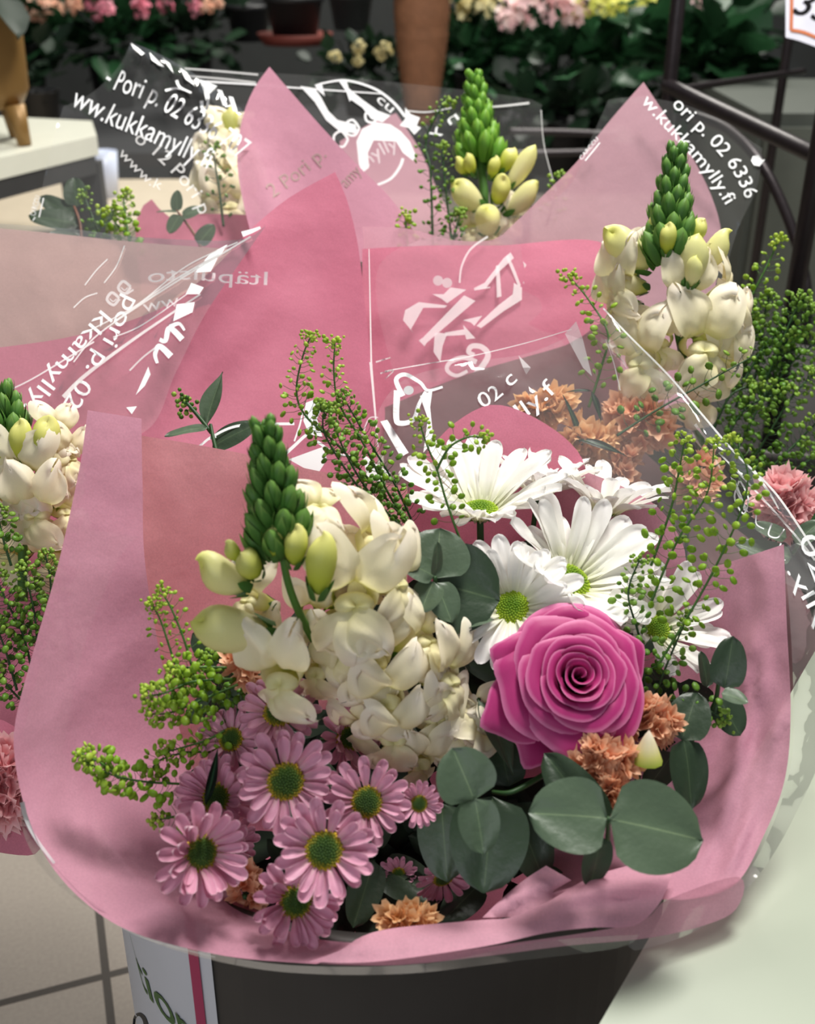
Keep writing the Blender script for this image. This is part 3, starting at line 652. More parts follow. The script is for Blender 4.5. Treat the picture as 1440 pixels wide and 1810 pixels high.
# cellophane around the front bouquet
cf = thing('cellophane_sleeve', 'clear printed film around the front bouquet, under and behind its pink paper', 'cellophane', (0, .5, .3))
pn, d0 = sheet('film_panel', M_['film_haze'], [(1062, 540, .74, 1), (1110, 590, .73), (1180, 660, .72), (1240, 730, .708), (1300, 800, .695), (1372, 872, .68), (1450, 990, .66, 1), (1450, 1060, .655, 1), (1330, 1010, .66), (1215, 1000, .668), (1040, 850, .71), (885, 730, .75), (760, 800, .745), (690, 862, .735, 1), (662, 780, .74), (672, 720, .75), (720, 668, .76), (830, 640, .765), (930, 625, .765), (1010, 590, .755)], [(1150, 800, .715), (1050, 700, .74)], 16, .003, 26, [(1090, 590, 1400, 940, 9, .006), (1075, 600, 1330, 880, 16, .007), (1210, 720, 1440, 1000, 6, .004), (690, 660, 700, 840, 7, .006), (730, 690, 745, 820, 8, .005), (920, 660, 1060, 560, 7, .004), (1230, 860, 1280, 980, 8, .004), (790, 640, 930, 700, 9, .004)], cf, 11)
text('02 c', d0, [(852, 722), (880, 706), (915, 672)], 27, M_['ink'], pn)
text('lly.f', d0, [(922, 742), (950, 722), (985, 690)], 30, M_['ink'], pn)
text('m', d0, [(868, 775), (905, 752)], 28, M_['ink_soft'], pn)
strokes([('s', [(712, 700), (700, 672), (716, 662), (742, 676), (756, 690), (782, 684)], 9, 4), ('s', [(702, 690), (700, 735), (706, 748), (730, 742), (740, 715), (752, 692)], 12, 5), ('c', 722, 690, 9, 8), ('p', [(672, 745), (684, 742), (722, 800), (708, 808)]), ('p', [(742, 700), (764, 690), (760, 720), (766, 780), (748, 800), (756, 740)]), ], d0, M_['ink'], pn)
strokes([('p', [(998, 590), (1018, 568), (1030, 600), (1046, 665), (1030, 650)])], d0, M_['ink_soft'], pn)
strokes([('p', [(916, 628), (938, 650), (930, 662), (924, 650)])], d0, M_['ink_soft'], pn)
strokes([('s', [(640, 770), (652, 740), (668, 738)], 3, 2), ('s', [(664, 640), (690, 632)], 3, 2), ('s', [(672, 660), (695, 655), (680, 670)], 3, 2)], d0, M_['ink_soft'], pn)
strokes([('p', [(1290, 842), (1300, 850), (1322, 905), (1314, 902)]), ('s', [(1306, 850), (1298, 880), (1314, 908), (1322, 880), (1308, 850)], 3, 3), ('s', [(1338, 900), (1336, 925), (1350, 935)], 3, 2), ('s', [(1364, 925), (1358, 945), (1374, 950), (1386, 935)], 3, 2), ('s', [(1380, 960), (1372, 985), (1388, 990)], 3, 2)], d0, M_['ink'], pn)
strokes([('s', [(1066, 545), (1110, 592), (1180, 662), (1240, 732), (1300, 802), (1372, 874), (1446, 984)], 3, 4), ('s', [(1228, 750), (1250, 778), (1262, 790)], 5, 2), ('s', [(1270, 800), (1330, 862), (1400, 940), (1440, 990)], 3, 4), ('s', [(1330, 830), (1360, 872), (1376, 900)], 6, 2), ('s', [(1070, 600), (1084, 640), (1096, 690)], 2, 2), ('s', [(680, 656), (760, 642), (830, 630), (930, 606), (1010, 582)], 2, 1.5), ('s', [(655, 640), (662, 720), (668, 790)], 5, 2), ('s', [(652, 440), (654, 540), (656, 640)], 1.5, 3)], d0, M_['glare'], pn, .0015, 'crease_glare')
dm = TPS([(350, 790, .71), (700, 700, .73), (700, 860, .715), (500, 760, .72), (640, 900, .71)])
strokes([('s', [(356, 786), (378, 770), (425, 752), (520, 749)], 4, 5), ('s', [(350, 790), (366, 778), (382, 772)], 3, 3), ('p', [(540, 712), (556, 706), (572, 716), (560, 740), (570, 772), (546, 768), (536, 744)]), ('s', [(500, 806), (520, 788), (540, 770), (560, 762)], 6, 5), ('s', [(536, 722), (530, 750), (520, 780)], 3, 3), ('p', [(510, 812), (570, 790), (578, 812), (560, 840)]), ('p', [(640, 800), (664, 820), (690, 836), (676, 850), (650, 852)]), ('s', [(560, 780), (590, 800), (620, 806)], 5, 3)], dm, M_['ink'], pn)
pn, d0 = sheet('film_panel', M_['film_haze'], [(1384, 968, .606, 1), (1450, 945, .615, 1), (1470, 1100, .60), (1460, 1300, .58), (1400, 1450, .56), (1330, 1560, .54), (1240, 1640, .527), (1120, 1680, .515), (1130, 1640, .515), (1240, 1600, .528), (1310, 1555, .536), (1360, 1470, .552), (1396, 1360, .565), (1402, 1250, .575), (1396, 1100, .59)], [], 15, .0015, 30, [(1410, 1150, 1330, 1560, 9, .006), (1380, 1400, 1200, 1640, 8, .005), (1430, 1060, 1420, 1300, 8, .004), (1290, 1630, 1310, 1700, 5, .003)], cf, 12)
text('02', d0, [(1410, 952), (1440, 1030)], 34, M_['ink'], pn, flip=1)
text('mylly.', d0, [(1470, 1160), (1440, 1100), (1390, 1010)], 26, M_['ink'], pn, flip=-1)
pn, d0 = sheet('film_panel', M_['film'], [(36, 1400, .541, 1), (60, 1470, .533), (110, 1545, .524), (180, 1605, .514), (270, 1656, .506), (420, 1694, .499), (560, 1708, .496), (760, 1702, .496), (960, 1664, .501), (1130, 1652, .507, 1), (1090, 1676, .508), (900, 1700, .503), (700, 1722, .5), (480, 1716, .502), (300, 1676, .51), (186, 1622, .518), (94, 1556, .529), (44, 1480, .538)], [], 13, .001, 40, [(60, 1480, 200, 1640, 6, .002)], cf, 13)
strokes([('s', [(39, 1418), (48, 1452), (66, 1486), (96, 1526)], 9, 5), ('s', [(150, 1592), (240, 1652), (380, 1692)], 2, 2)], d0, M_['glare'], pn, .0012, 'crease_glare')

# ------------------------------------------------------------------ bouquet behind on the left: paper and film
wl = thing('paper_wrapper', 'pink paper of the bouquet behind the front one on the left, with one peaked corner', 'wrapping paper', (-.2, .75, .3)); PL = dict(parent=wl); BEIGE = paper('beige_pink_tissue', srgb(204, 166, 160), .35, .1)
sheet('side_panel', BEIGE, [(-60, 398, .88, 1), (100, 413, .88), (230, 427, .878), (430, 442, .872, 1), (330, 560, .84), (200, 660, .82, 1), (60, 740, .80, 1), (-60, 760, .80, 1), (-60, 700, .82)], [(150, 700, .835)], 26, .002, 16, [(0, 620, 330, 500, 14, .003), (60, 470, 120, 640, 16, .002)], seed=20, **PL)
sheet('peaked_panel', M_['paper_deep'], [(592, 304, .87, 1), (612, 350, .865), (630, 420, .856), (641, 500, .845), (655, 640, .82), (670, 800, .795, 1), (640, 960, .775, 1), (300, 960, .765, 1), (-40, 900, .765, 1), (-50, 620, .80, 1), (100, 600, .805), (220, 570, .81), (310, 530, .815), (390, 462, .825), (440, 408, .845), (510, 350, .86)], [(480, 600, .845), (380, 700, .825), (560, 480, .862)], 24, .0022, 18, [(420, 420, 520, 400, 14, .003), (440, 800, 650, 690, 18, .004), (210, 800, 460, 560, 26, .004)], seed=21, **PL)
sheet('inner_panel', M_['paper_deep'], [(-60, 740, .77, 1), (150, 750, .77, 1), (120, 1000, .745), (70, 1180, .72), (40, 1300, .70, 1), (-60, 1300, .70, 1)], [], 24, .002, 20, seed=24, **PL)
sheet('lower_panel', M_['paper_deep'], [(-40, 1260, .66, 1), (40, 1300, .655), (70, 1450, .64), (62, 1510, .635), (-40, 1500, .64, 1)], [], 20, .0015, 30, seed=22, **PL)
cl = thing('cellophane_sleeve', 'creased printed film over the pink paper of the left rear bouquet', 'cellophane', (-.2, .75, .3))
pn, d0 = sheet('film_panel', M_['film_haze'], [(-50, 392, .845, 1), (120, 404, .845), (260, 420, .842), (420, 424, .836), (470, 398, .834, 1), (420, 470, .812), (360, 560, .795), (310, 660, .778), (260, 760, .765), (140, 780, .755), (20, 720, .77), (-50, 700, .78, 1)], [(200, 520, .815)], 13, .0016, 24, [(120, 690, 460, 408, 7, .002), (140, 700, 380, 530, 7, .002)], cl, 23)
text('pori p. 02 63', d0, [(222, 522), (190, 586), (152, 648), (112, 712), (84, 778)], 31, M_['ink'], pn, flip=1)
text('kkamylly.f', d0, [(178, 548), (136, 598), (86, 656), (28, 735)], 29, M_['ink'], pn, flip=1)
strokes([('p', [(372, 448), (402, 432), (390, 450), (360, 462)]), ('p', [(352, 470), (385, 455), (372, 480), (345, 482)]), ('p', [(338, 500), (360, 508), (352, 520), (328, 520)]), ('p', [(312, 538), (344, 534), (340, 552), (306, 568)]), ('s', [(322, 600), (300, 580), (292, 602), (282, 600)], 11, 7), ('s', [(300, 578), (316, 572), (326, 584)], 8, 4), ('s', [(302, 630), (282, 612), (274, 626), (278, 642)], 12, 5), ('p', [(262, 648), (266, 662), (256, 682), (240, 698)]), ('p', [(223, 720), (242, 718), (233, 732)]), ('s', [(428, 414), (446, 408), (460, 402)], 10, 4)], d0, M_['ink'], pn)
strokes([('s', [(200 + 11 * math.cos(a), 528 + 11 * math.sin(a)) for a in (0, 1.5, 3, 4.5, 6.2)], 5, 5), ('s', [(220 + 11 * math.cos(a), 508 + 11 * math.sin(a)) for a in (0, 1.5, 3, 4.5, 6.2)], 5, 5), ('s', [(194, 528), (200, 533), (206, 528)], 2, 2), ('s', [(214, 508), (220, 513), (226, 508)], 2, 2), ('s', [(224, 520), (236, 512)], 3, 3)], d0, M_['ink_soft'], pn)
text('Itäpuisto', d0, [(472, 504), (400, 500), (330, 494), (262, 500)], 24, M_['ink_soft'], pn, flip=-1)
text('ww', d0, [(318, 540), (254, 552)], 22, M_['ink_soft'], pn, flip=-1)

CR = M_['glare']
strokes([('s', [(112, 702), (150, 664), (230, 604), (300, 556), (354, 520)], 8, 2.5), ('s', [(10, 692), (60, 668), (166, 604)], 2, 3), ('s', [(130, 640), (176, 589), (300, 505), (443, 418)], 2.5, 3), ('s', [(201, 569), (300, 500), (387, 449)], 2.5, 3), ('s', [(229, 655), (252, 632), (274, 615)], 3, 3), ('s', [(200, 596), (250, 575), (330, 520)], 2, 2), ('s', [(130, 544), (150, 526), (172, 518)], 2, 2), ('s', [(150, 504), (170, 478), (190, 458)], 2, 2), ('s', [(184, 500), (206, 470), (220, 434)], 2, 2), ('s', [(150, 588), (240, 540), (330, 470), (420, 428)], 2, 2)], d0, CR, pn, .002, 'crease_glare')

# ------------------------------------------------------------------ bouquet behind on the right: paper and film
wr_ = thing('paper_wrapper', 'greyish pink paper of the right rear bouquet, its tall corner before the black rack', 'wrapping paper', (.2, .85, .3)); PR = dict(parent=wr_)
sheet('tall_panel', M_['paper_thin'], [(1137, 145, .98, 1), (1180, 210, .972), (1230, 290, .962), (1262, 360, .955), (1275, 425, .945), (1262, 520, .93), (1230, 720, .89, 1), (640, 780, .87, 1), (655, 600, .88), (640, 400, .90, 1), (720, 404, .905), (800, 424, .91), (870, 424, .915), (905, 398, .92), (960, 345, .935), (1020, 285, .95), (1080, 210, .968)], [(1100, 400, .955), (950, 560, .925)], 24, .0022, 16, [(1000, 330, 1060, 620, 26, .004), (900, 430, 980, 620, 20, .004)], seed=30, **PR)
sheet('inner_panel', M_['paper_deep'], [(640, 440, .893, 1), (760, 434, .9), (880, 434, .905), (1070, 432, .905), (1090, 560, .89), (1060, 640, .875), (960, 700, .865), (760, 800, .855), (640, 800, .855, 1)], [], 24, .002, 18, [(660, 560, 1060, 470, 22, .004), (760, 600, 1000, 560, 18, .003)], seed=31, **PR)
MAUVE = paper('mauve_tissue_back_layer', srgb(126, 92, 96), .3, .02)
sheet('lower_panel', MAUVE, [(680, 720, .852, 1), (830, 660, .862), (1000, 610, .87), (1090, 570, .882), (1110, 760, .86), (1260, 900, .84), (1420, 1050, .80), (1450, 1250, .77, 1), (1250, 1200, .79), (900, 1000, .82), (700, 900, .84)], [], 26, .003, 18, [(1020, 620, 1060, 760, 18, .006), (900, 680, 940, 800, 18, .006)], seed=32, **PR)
cr = thing('cellophane_sleeve', 'clear film with white lettering over the tall pink corner beside the black rack', 'cellophane', (.2, .85, .3))
pn, d0 = sheet('film_panel', M_['film'], [(1075, 176, .953, 1), (1140, 172, .952), (1240, 196, .951), (1347, 262, .947, 1), (1338, 330, .942), (1306, 400, .935), (1284, 470, .923), (1262, 560, .907), (1120, 640, .88), (700, 680, .855, 1), (670, 470, .875), (840, 400, .90), (940, 370, .917), (1005, 330, .933), (1042, 250, .946)], [(1050, 420, .922)], 15, .0016, 22, [(1340, 270, 1270, 500, 7, .002), (1270, 380, 1290, 420, 8, .003), (700, 440, 690, 660, 8, .001)], cr, 33)
text('ori p. 02 6336', d0, [(1187, 186), (1222, 222), (1262, 262), (1296, 306), (1318, 352)], 25, M_['ink'], pn)
text('w.kukkamylly.fi', d0, [(1132, 180), (1170, 222), (1212, 266), (1250, 312), (1282, 362)], 24, M_['ink'], pn)
strokes([('p', [(1330, 276), (1340, 274), (1346, 282), (1352, 282), (1342, 294), (1332, 292), (1327, 284)])], d0, M_['ink'], pn)
text('CARCCU', d0, [(1028, 283), (1058, 246)], 7, M_['ink'], pn)
strokes([('s', [(1034, 284), (1060, 252)], 2, 2)], d0, M_['ink'], pn)
strokes([('p', [(712, 566), (716, 548), (740, 534), (790, 540), (786, 544), (748, 544), (726, 582), (730, 588)]), ('p', [(740, 602), (748, 596), (820, 522), (840, 532), (754, 606), (750, 612)]), ('p', [(768, 590), (776, 588), (790, 590), (782, 612), (778, 640), (766, 622)]), ('p', [(786, 588), (820, 582), (818, 574), (840, 598), (824, 600), (822, 592), (788, 594)]),
         ('s', [(838, 628), (828, 622), (834, 612), (852, 614), (862, 630), (842, 660), (820, 676), (826, 690)], 8, 12), ('s', [(842, 640), (820, 632), (796, 640), (790, 654), (806, 664), (826, 656)], 9, 6),
         ('s', [(812, 500), (816, 470), (832, 440), (862, 418)], 3, 4), ('p', [(836, 510), (856, 500), (890, 456), (902, 446), (908, 456), (880, 482), (858, 510)]), ('s', [(838, 512), (866, 508)], 3, 2), ('p', [(924, 462), (934, 472), (962, 500), (934, 506), (924, 500), (930, 486)]), ('p', [(908, 500), (922, 508), (922, 530), (890, 550), (850, 580), (842, 576), (880, 540), (906, 520)]), ('s', [(896, 452), (908, 480), (918, 506)], 6, 5), ('p', [(818, 566), (852, 558), (838, 576), (832, 570)]),
         ('c', 774, 496, 9, 9), ('c', 790, 500, 9, 9), ('p', [(764, 520), (784, 520), (796, 508), (824, 512), (790, 536), (780, 528)]), ('p', [(876, 470), (882, 468), (886, 524), (878, 526)])], d0, M_['ink_soft'], pn)
strokes([('s', [(1063 + 8 * math.cos(a), 453 + 8 * math.sin(a)) for a in (0, 1.5, 3, 4.5, 6.2)], 4, 4), ('s', [(1036, 502), (1060, 490)], 4, 2)], d0, M_['ink_soft'], pn)

# ------------------------------------------------------------------ two bouquets at the back: paper and film
wb = thing('paper_wrapper', 'pale pink paper of the back left bouquet, its pointed tip left of the printed windmill', 'wrapping paper', (-.15, 1.0, .3)); PB = dict(parent=wb)
PKO, PKD = sheet('pointed_panel', M_['paper'], [(476, 118, 1.0, 1), (448, 158, .998), (428, 210, .994), (419, 280, .985), (428, 350, .975), (450, 440, .955, 1), (700, 470, .93, 1), (735, 414, .94, 1), (690, 350, .952), (630, 290, .965), (560, 215, .982)], [(520, 300, .985)], 20, .0016, 18, [(455, 300, 500, 420, 14, .005), (430, 290, 470, 260, 10, .003)], seed=40, **PB)
sheet('side_panel', M_['paper_deep'], [(268, 352, 1.03, 1), (300, 384, 1.02), (350, 378, 1.02), (450, 380, 1.01, 1), (460, 520, .97, 1), (250, 520, .97, 1), (240, 390, 1.02)], [], 20, .0016, 20, seed=41, **PB)
WT = thing('paper_wrapper', 'dull pink paper of the back bouquet seen through film beside the tall bud spike', 'wrapping paper', (.0, 1.15, .3))
sheet('back_panel', M_['paper_thin'], [(600, 250, 1.17, 1), (660, 215, 1.17), (700, 200, 1.17, 1), (745, 270, 1.15), (775, 340, 1.13), (830, 440, 1.08, 1), (620, 460, 1.06, 1)], [], 20, .0016, 20, seed=42, parent=WT)
cb = thing('cellophane_sleeve', 'clear film with two lines of white lettering at the upper left', 'cellophane', (-.25, 1.0, .3))
pn, d0 = sheet('film_panel', M_['film'], [(231, 75, 1.0, 1), (270, 90, .998), (330, 122, .995), (390, 162, .99), (430, 196, .985, 1), (426, 300, .978), (440, 420, .955, 1), (250, 450, .945), (55, 420, .95, 1), (70, 350, .96), (96, 240, .975), (112, 188, .985, 1), (150, 172, .988), (185, 145, .99), (216, 108, .996)], [(250, 250, .975)], 14, .0016, 20, [(235, 100, 420, 214, 7, .005), (232, 88, 420, 200, 5, .006), (230, 118, 400, 240, 8, .005), (100, 240, 60, 400, 6, .003), (280, 150, 300, 210, 10, .004), (380, 170, 350, 240, 8, .004)], cb, 43)
text('- Pori p. 02 6336 707', d0, [(182, 147), (205, 160), (256, 178), (318, 214), (372, 246), (424, 282)], 38, M_['ink'], pn)
text('ww.kukkamylly.fi', d0, [(124, 186), (150, 198), (196, 222), (256, 246), (310, 272), (366, 298)], 38, M_['ink'], pn)
text('o 12 Pori p', d0, [(236, 250), (268, 272), (312, 316), (340, 352), (352, 380)], 25, M_['ink_faint'], pn)
text('www.k', d0, [(208, 272), (232, 298), (262, 326), (284, 336)], 18, M_['ink_faint'], pn)
strokes([('p', [(231, 76), (240, 82), (256, 94), (250, 98), (236, 86)]), ('p', [(264, 92), (290, 118), (282, 116), (268, 106)]), ('p', [(286, 102), (300, 112), (307, 130), (296, 116)]), ('p', [(318, 120), (330, 128), (345, 152), (328, 140)]), ('p', [(352, 140), (384, 152), (370, 166), (364, 178), (360, 160)]), ('p', [(384, 158), (392, 160), (402, 186), (394, 186)]), ('p', [(404, 170), (412, 172), (420, 198), (412, 196)]), ('s', [(356, 178), (358, 192), (366, 190), (368, 168)], 6, 4), ('s', [(312, 142), (318, 154), (338, 164)], 5, 3), ('s', [(292, 160), (312, 156), (330, 160)], 4, 3)], d0, M_['ink'], pn)
text('CARCCU', d0, [(62, 382), (72, 348)], 10, M_['ink'], pn)
strokes([('s', [(69, 384), (77, 350)], 2, 2), ('s', [(58, 390), (62, 384)], 2, 2)], d0, M_['ink'], pn)
cc = thing('cellophane_sleeve', 'clear film with a printed windmill at the top centre behind the pointed pink tip', 'cellophane', (.0, 1.15, .3))
pn, d0 = sheet('film_panel', M_['film'], [(322, 118, 1.062, 1), (450, 127, 1.062), (600, 137, 1.062), (780, 154, 1.062), (940, 176, 1.062), (956, 192, 1.062, 1), (962, 260, 1.06), (985, 345, 1.056, 1), (900, 440, 1.05, 1), (640, 480, 1.046), (440, 440, 1.05, 1), (420, 250, 1.06)], [], 15, .0012, 18, [(955, 190, 900, 330, 8, .0012), (955, 200, 985, 340, 6, .001)], cc, 44)
strokes([('s', [(566, 148), (610, 142), (660, 156), (694, 180), (716, 206)], 3, 5), ('p', [(556, 150), (568, 146), (574, 170), (562, 160)]), ('p', [(530, 152), (556, 156), (566, 170), (580, 196), (596, 212), (628, 220), (632, 236), (600, 232), (576, 212), (556, 180)]), ('p', [(598, 142), (612, 142), (616, 156), (640, 176), (668, 196), (690, 204), (676, 216), (656, 210), (640, 190), (620, 176), (618, 180), (612, 162)]), ('p', [(716, 190), (726, 202), (742, 208), (736, 222), (744, 226), (732, 238), (722, 226), (706, 222), (716, 210)]), ('p', [(640, 228), (664, 216), (690, 220), (708, 232), (724, 250), (736, 278), (730, 284), (712, 270), (700, 250), (660, 248), (650, 270), (652, 296), (640, 306), (634, 290), (630, 250)]), ('s', [(664, 328), (690, 316), (706, 296), (712, 280)], 4, 5), ('s', [(340, 143), (430, 148), (520, 155), (680, 166)], 4, 2)], d0, M_['ink'], pn)
strokes([('s', [(602 + 13 * math.cos(a), 246 + 14 * math.sin(a)) for a in (0, 1.2, 2.4, 3.6, 4.8, 6.28)], 4, 4), ('s', [(622 + 13 * math.cos(a), 226 + 14 * math.sin(a)) for a in (0, 1.2, 2.4, 3.6, 4.8, 6.28)], 4, 4), ('s', [(656 + 11 * math.cos(a), 206 + 11 * math.sin(a)) for a in (0, 1.2, 2.4, 3.6, 4.8, 6.28)], 4, 4)], d0, M_['ink'], pn)
text('cu', d0, [(664, 178), (690, 200)], 17, M_['ink'], pn)
text('mylly', d0, [(644, 300), (675, 276), (705, 262)], 24, M_['ink_soft'], pn)
text('n y', d0, [(812, 210), (786, 228), (762, 246)], 18, M_['ink'], pn, flip=-1)
strokes([('s', [(326, 121), (390, 126), (456, 132)], 3, 3), ('s', [(330, 134), (400, 140), (452, 146)], 3, 3), ('s', [(836, 190), (880, 188), (935, 182)], 3, 4), ('s', [(720, 196), (756, 198), (800, 190)], 3, 2), ('s', [(956, 194), (962, 260), (984, 342)], 1.5, 1.5)], d0, M_['glare'], pn, .0015, 'crease_glare')
pk, dk = PKO, PKD
text('2 Pori p.', dk, [(482, 350), (520, 324), (578, 276)], 26, M_['ink_grey'], pk, lift=.0006)
text('amy', dk, [(612, 332), (640, 304)], 22, M_['ink_grey'], pk, lift=.0006)
# ------------------------------------------------------------------ flowers of the front bouquet
G_D = 'white chrysanthemums'; G_M = 'lilac pink chrysanthemums'
def daisy(label, px, py, d, ax, r, seed, up=False, n=13):
    return flower('white_chrysanthemum', label, 'flower', G_D, px, py, d, ax, r, DAISY_Q if up else DAISY_P, DAISY_P, DISC_G, n + 5, n + 2, .235, seed)
daisy('white daisy flower with upright far petals, topmost, behind the eucalyptus rosette', 848, 908, .645, (-.05, .88, .5), 142, 1, True, 14)
daisy('white daisy flower in the middle with a half hidden green centre, above the rose', 1008, 1030, .615, (.42, .62, .66), 150, 2, True, 14)
daisy('white daisy flower with a round green centre touching the upper left of the rose', 905, 1075, .58, (-.10, .42, .9), 128, 3, False, 13)
daisy('white daisy flower half behind the right side of the rose', 1158, 1112, .62, (.35, .45, .82), 112, 4, True, 11)
daisy('white daisy flower turned away at the back right of the white group', 1066, 905, .68, (.25, .93, .2), 110, 5, True, 12)
daisy('shaded white daisy flower at the very back against the pink paper', 950, 872, .70, (.1, .95, .2), 105, 6, True, 12)
def mum(label, px, py, d, ax, r, seed, up=False, roll=0, n=14):
    return flower('pink_chrysanthemum', label, 'flower', G_M, px, py, d, ax, r * 1.06, MUM_P, MUM_Q if up else MUM_P, DISC_Y, n + 1, n - 1, .36, seed, roll, [(n - 3, MUM_Q, .05, .1, .72)] if up else ())
mum('lilac flower facing the viewer at the centre of the pink group', 573, 1502, .508, (.04, .22, 1), 88, 11)
mum('lilac flower with a tall yellow rimmed centre above the central pink one', 503, 1380, .528, (.30, .10, .95), 88, 12)
mum('lilac flower under the lower white florets, right of the pink group', 648, 1417, .530, (.05, .2, 1), 73, 13)
mum('small dark pink flower left of the eucalyptus leaves', 740, 1420, .538, (.1, .1, 1), 40, 14, n=15)
mum('lilac flower with petals folded over its centre, leftmost in the pink group', 352, 1507, .515, (.55, .12, .8), 84, 15, True)
mum('lilac flower lowest in the pink group, touching the paper rim', 522, 1592, .522, (.25, .10, .95), 80, 16, True)
mum('lilac flower hanging under the large lower left snapdragon floret', 492, 1262, .556, (.1, .55, .8), 70, 17)
mum('lilac flower half hidden by a thin green leaf, left of the yellow rimmed one', 384, 1412, .548, (-.12, .35, .9), 72, 18, True)
mum('pale lilac flower at the upper left of the pink group beside green sprigs', 410, 1308, .568, (-.2, .4, .8), 58, 19)
mum('shaded lilac flower in the dark gap below the white snapdragon', 612, 1305, .575, (.55, .2, .7), 62, 20, True)
mum('shaded lilac flower low under the large dark eucalyptus leaf', 782, 1548, .56, (.3, -.45, .8), 52, 21)
mum('tiny shaded lilac flower deep right of the central pink one', 705, 1545, .572, (-.2, .0, 1), 34, 22)
mum('lilac flower tucked behind the leftmost pink one', 402, 1492, .56, (.3, .3, .9), 52, 23)
rose('large magenta rose in full bloom at the right of the front bouquet', 1012, 1205, .55, (.09, .36, .93), 138)
cluster('rose_bloom', 'cream flower in shade between the snapdragon foot and the eucalyptus', 'flower', None, 820, 1285, .578, 52, 48, 9, 66, SNAP[:2], 'petal', 77, (.2, .3, 1))

A = [(467, 752, .502), (478, 830, .507), (492, 930, .514), (512, 1040, .526), (560, 1140, .548), (650, 1260, .575), (730, 1400, .61)]
snapdragon('cream snapdragon with a dark green bud spike, tallest in the front bouquet', A, 36, .40, (24, 58),
    [(445, 1062, .545, (-.6, .2, .7), 100), (562, 905, .530, (.12, .85, .5), 105), (655, 960, .548, (.75, .45, .5), 135), (625, 1062, .528, (.25, -.1, 1), 185), (690, 1030, .545, (.8, .0, .6), 150),
     (500, 1198, .53, (-.3, -.4, .85), 160), (600, 1150, .55, (0, -.3, 1), 110), (655, 1165, .548, (.35, -.3, .9), 150), (560, 1185, .556, (-.3, -.5, .8), 110), (745, 1135, .558, (.85, .3, .5), 130),
     (680, 1235, .55, (.15, -.45, .9), 145), (785, 1200, .558, (.85, -.1, .6), 140), (640, 1285, .568, (-.4, -.5, .8), 95), (695, 1300, .556, (.1, -.5, .9), 125), (765, 1262, .565, (.6, -.4, .7), 115), (740, 1345, .57, (.3, -.6, .75), 110), (640, 1010, .55, (.5, .3, .8), 110), (545, 1085, .552, (.1, -.1, 1), 95), (470, 1135, .556, (-.4, -.1, .9), 95), (590, 1085, .556, (.3, .1, 1), 90)],
    [(522, 968, .506, (.12, .85, .45), 72, 46), (567, 1002, .504, (.12, .85, .4), 112, 60), (440, 1002, .507, (-.5, .55, .7), 58, 50), (411, 977, .512, (-.7, .6, .4), 40, 30), (482, 962, .505, (-.05, .9, .4), 58, 40),
     (392, 1022, .520, (-.85, .35, .35), 96, 66, 1), (412, 1118, .525, (-.97, .05, .3), 130, 84, 1)], seed=2)

# eucalyptus of the front bouquet
T_ = (0, .35, 1)
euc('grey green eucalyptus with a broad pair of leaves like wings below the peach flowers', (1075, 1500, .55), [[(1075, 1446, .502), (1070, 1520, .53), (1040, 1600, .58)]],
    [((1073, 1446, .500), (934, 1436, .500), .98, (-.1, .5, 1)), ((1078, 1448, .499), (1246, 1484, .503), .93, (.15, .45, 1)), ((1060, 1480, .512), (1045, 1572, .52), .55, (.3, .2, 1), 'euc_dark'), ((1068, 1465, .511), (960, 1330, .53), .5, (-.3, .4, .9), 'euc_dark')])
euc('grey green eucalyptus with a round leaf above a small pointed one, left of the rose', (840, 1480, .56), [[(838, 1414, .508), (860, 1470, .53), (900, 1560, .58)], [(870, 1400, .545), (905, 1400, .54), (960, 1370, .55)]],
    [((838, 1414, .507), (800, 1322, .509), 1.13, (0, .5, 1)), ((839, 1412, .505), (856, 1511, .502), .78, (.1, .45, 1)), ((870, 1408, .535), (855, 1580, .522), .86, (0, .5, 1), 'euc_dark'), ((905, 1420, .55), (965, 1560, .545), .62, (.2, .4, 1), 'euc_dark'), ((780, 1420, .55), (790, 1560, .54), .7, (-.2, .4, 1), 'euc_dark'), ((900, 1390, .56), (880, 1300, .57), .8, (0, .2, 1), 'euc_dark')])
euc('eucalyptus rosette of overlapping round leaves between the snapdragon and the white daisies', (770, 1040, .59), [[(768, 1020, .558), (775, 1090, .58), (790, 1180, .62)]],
    [((770, 1022, .562), (778, 932, .570), 1.25, (.1, .6, .8)), ((765, 1030, .568), (884, 1060, .566), 1.35, (.25, .2, 1), 'euc_dark'), ((768, 1018, .556), (706, 988, .553), .72, (-.2, .6, .9)), ((769, 1018, .556), (775, 958, .550), .42, (.6, .2, .8)), ((766, 1028, .557), (742, 1082, .550), .9, (-.1, .6, .9)), ((770, 1030, .560), (800, 1100, .555), .8, (.2, .5, 1)), ((800, 1108, .565), (872, 1092, .562), .42, (.0, .9, .5)), ((775, 1120, .575), (850, 1130, .57), .5, (.1, .6, .8)), ((780, 1150, .585), (830, 1185, .58), .6, (.2, .4, .9), 'euc_dark')])
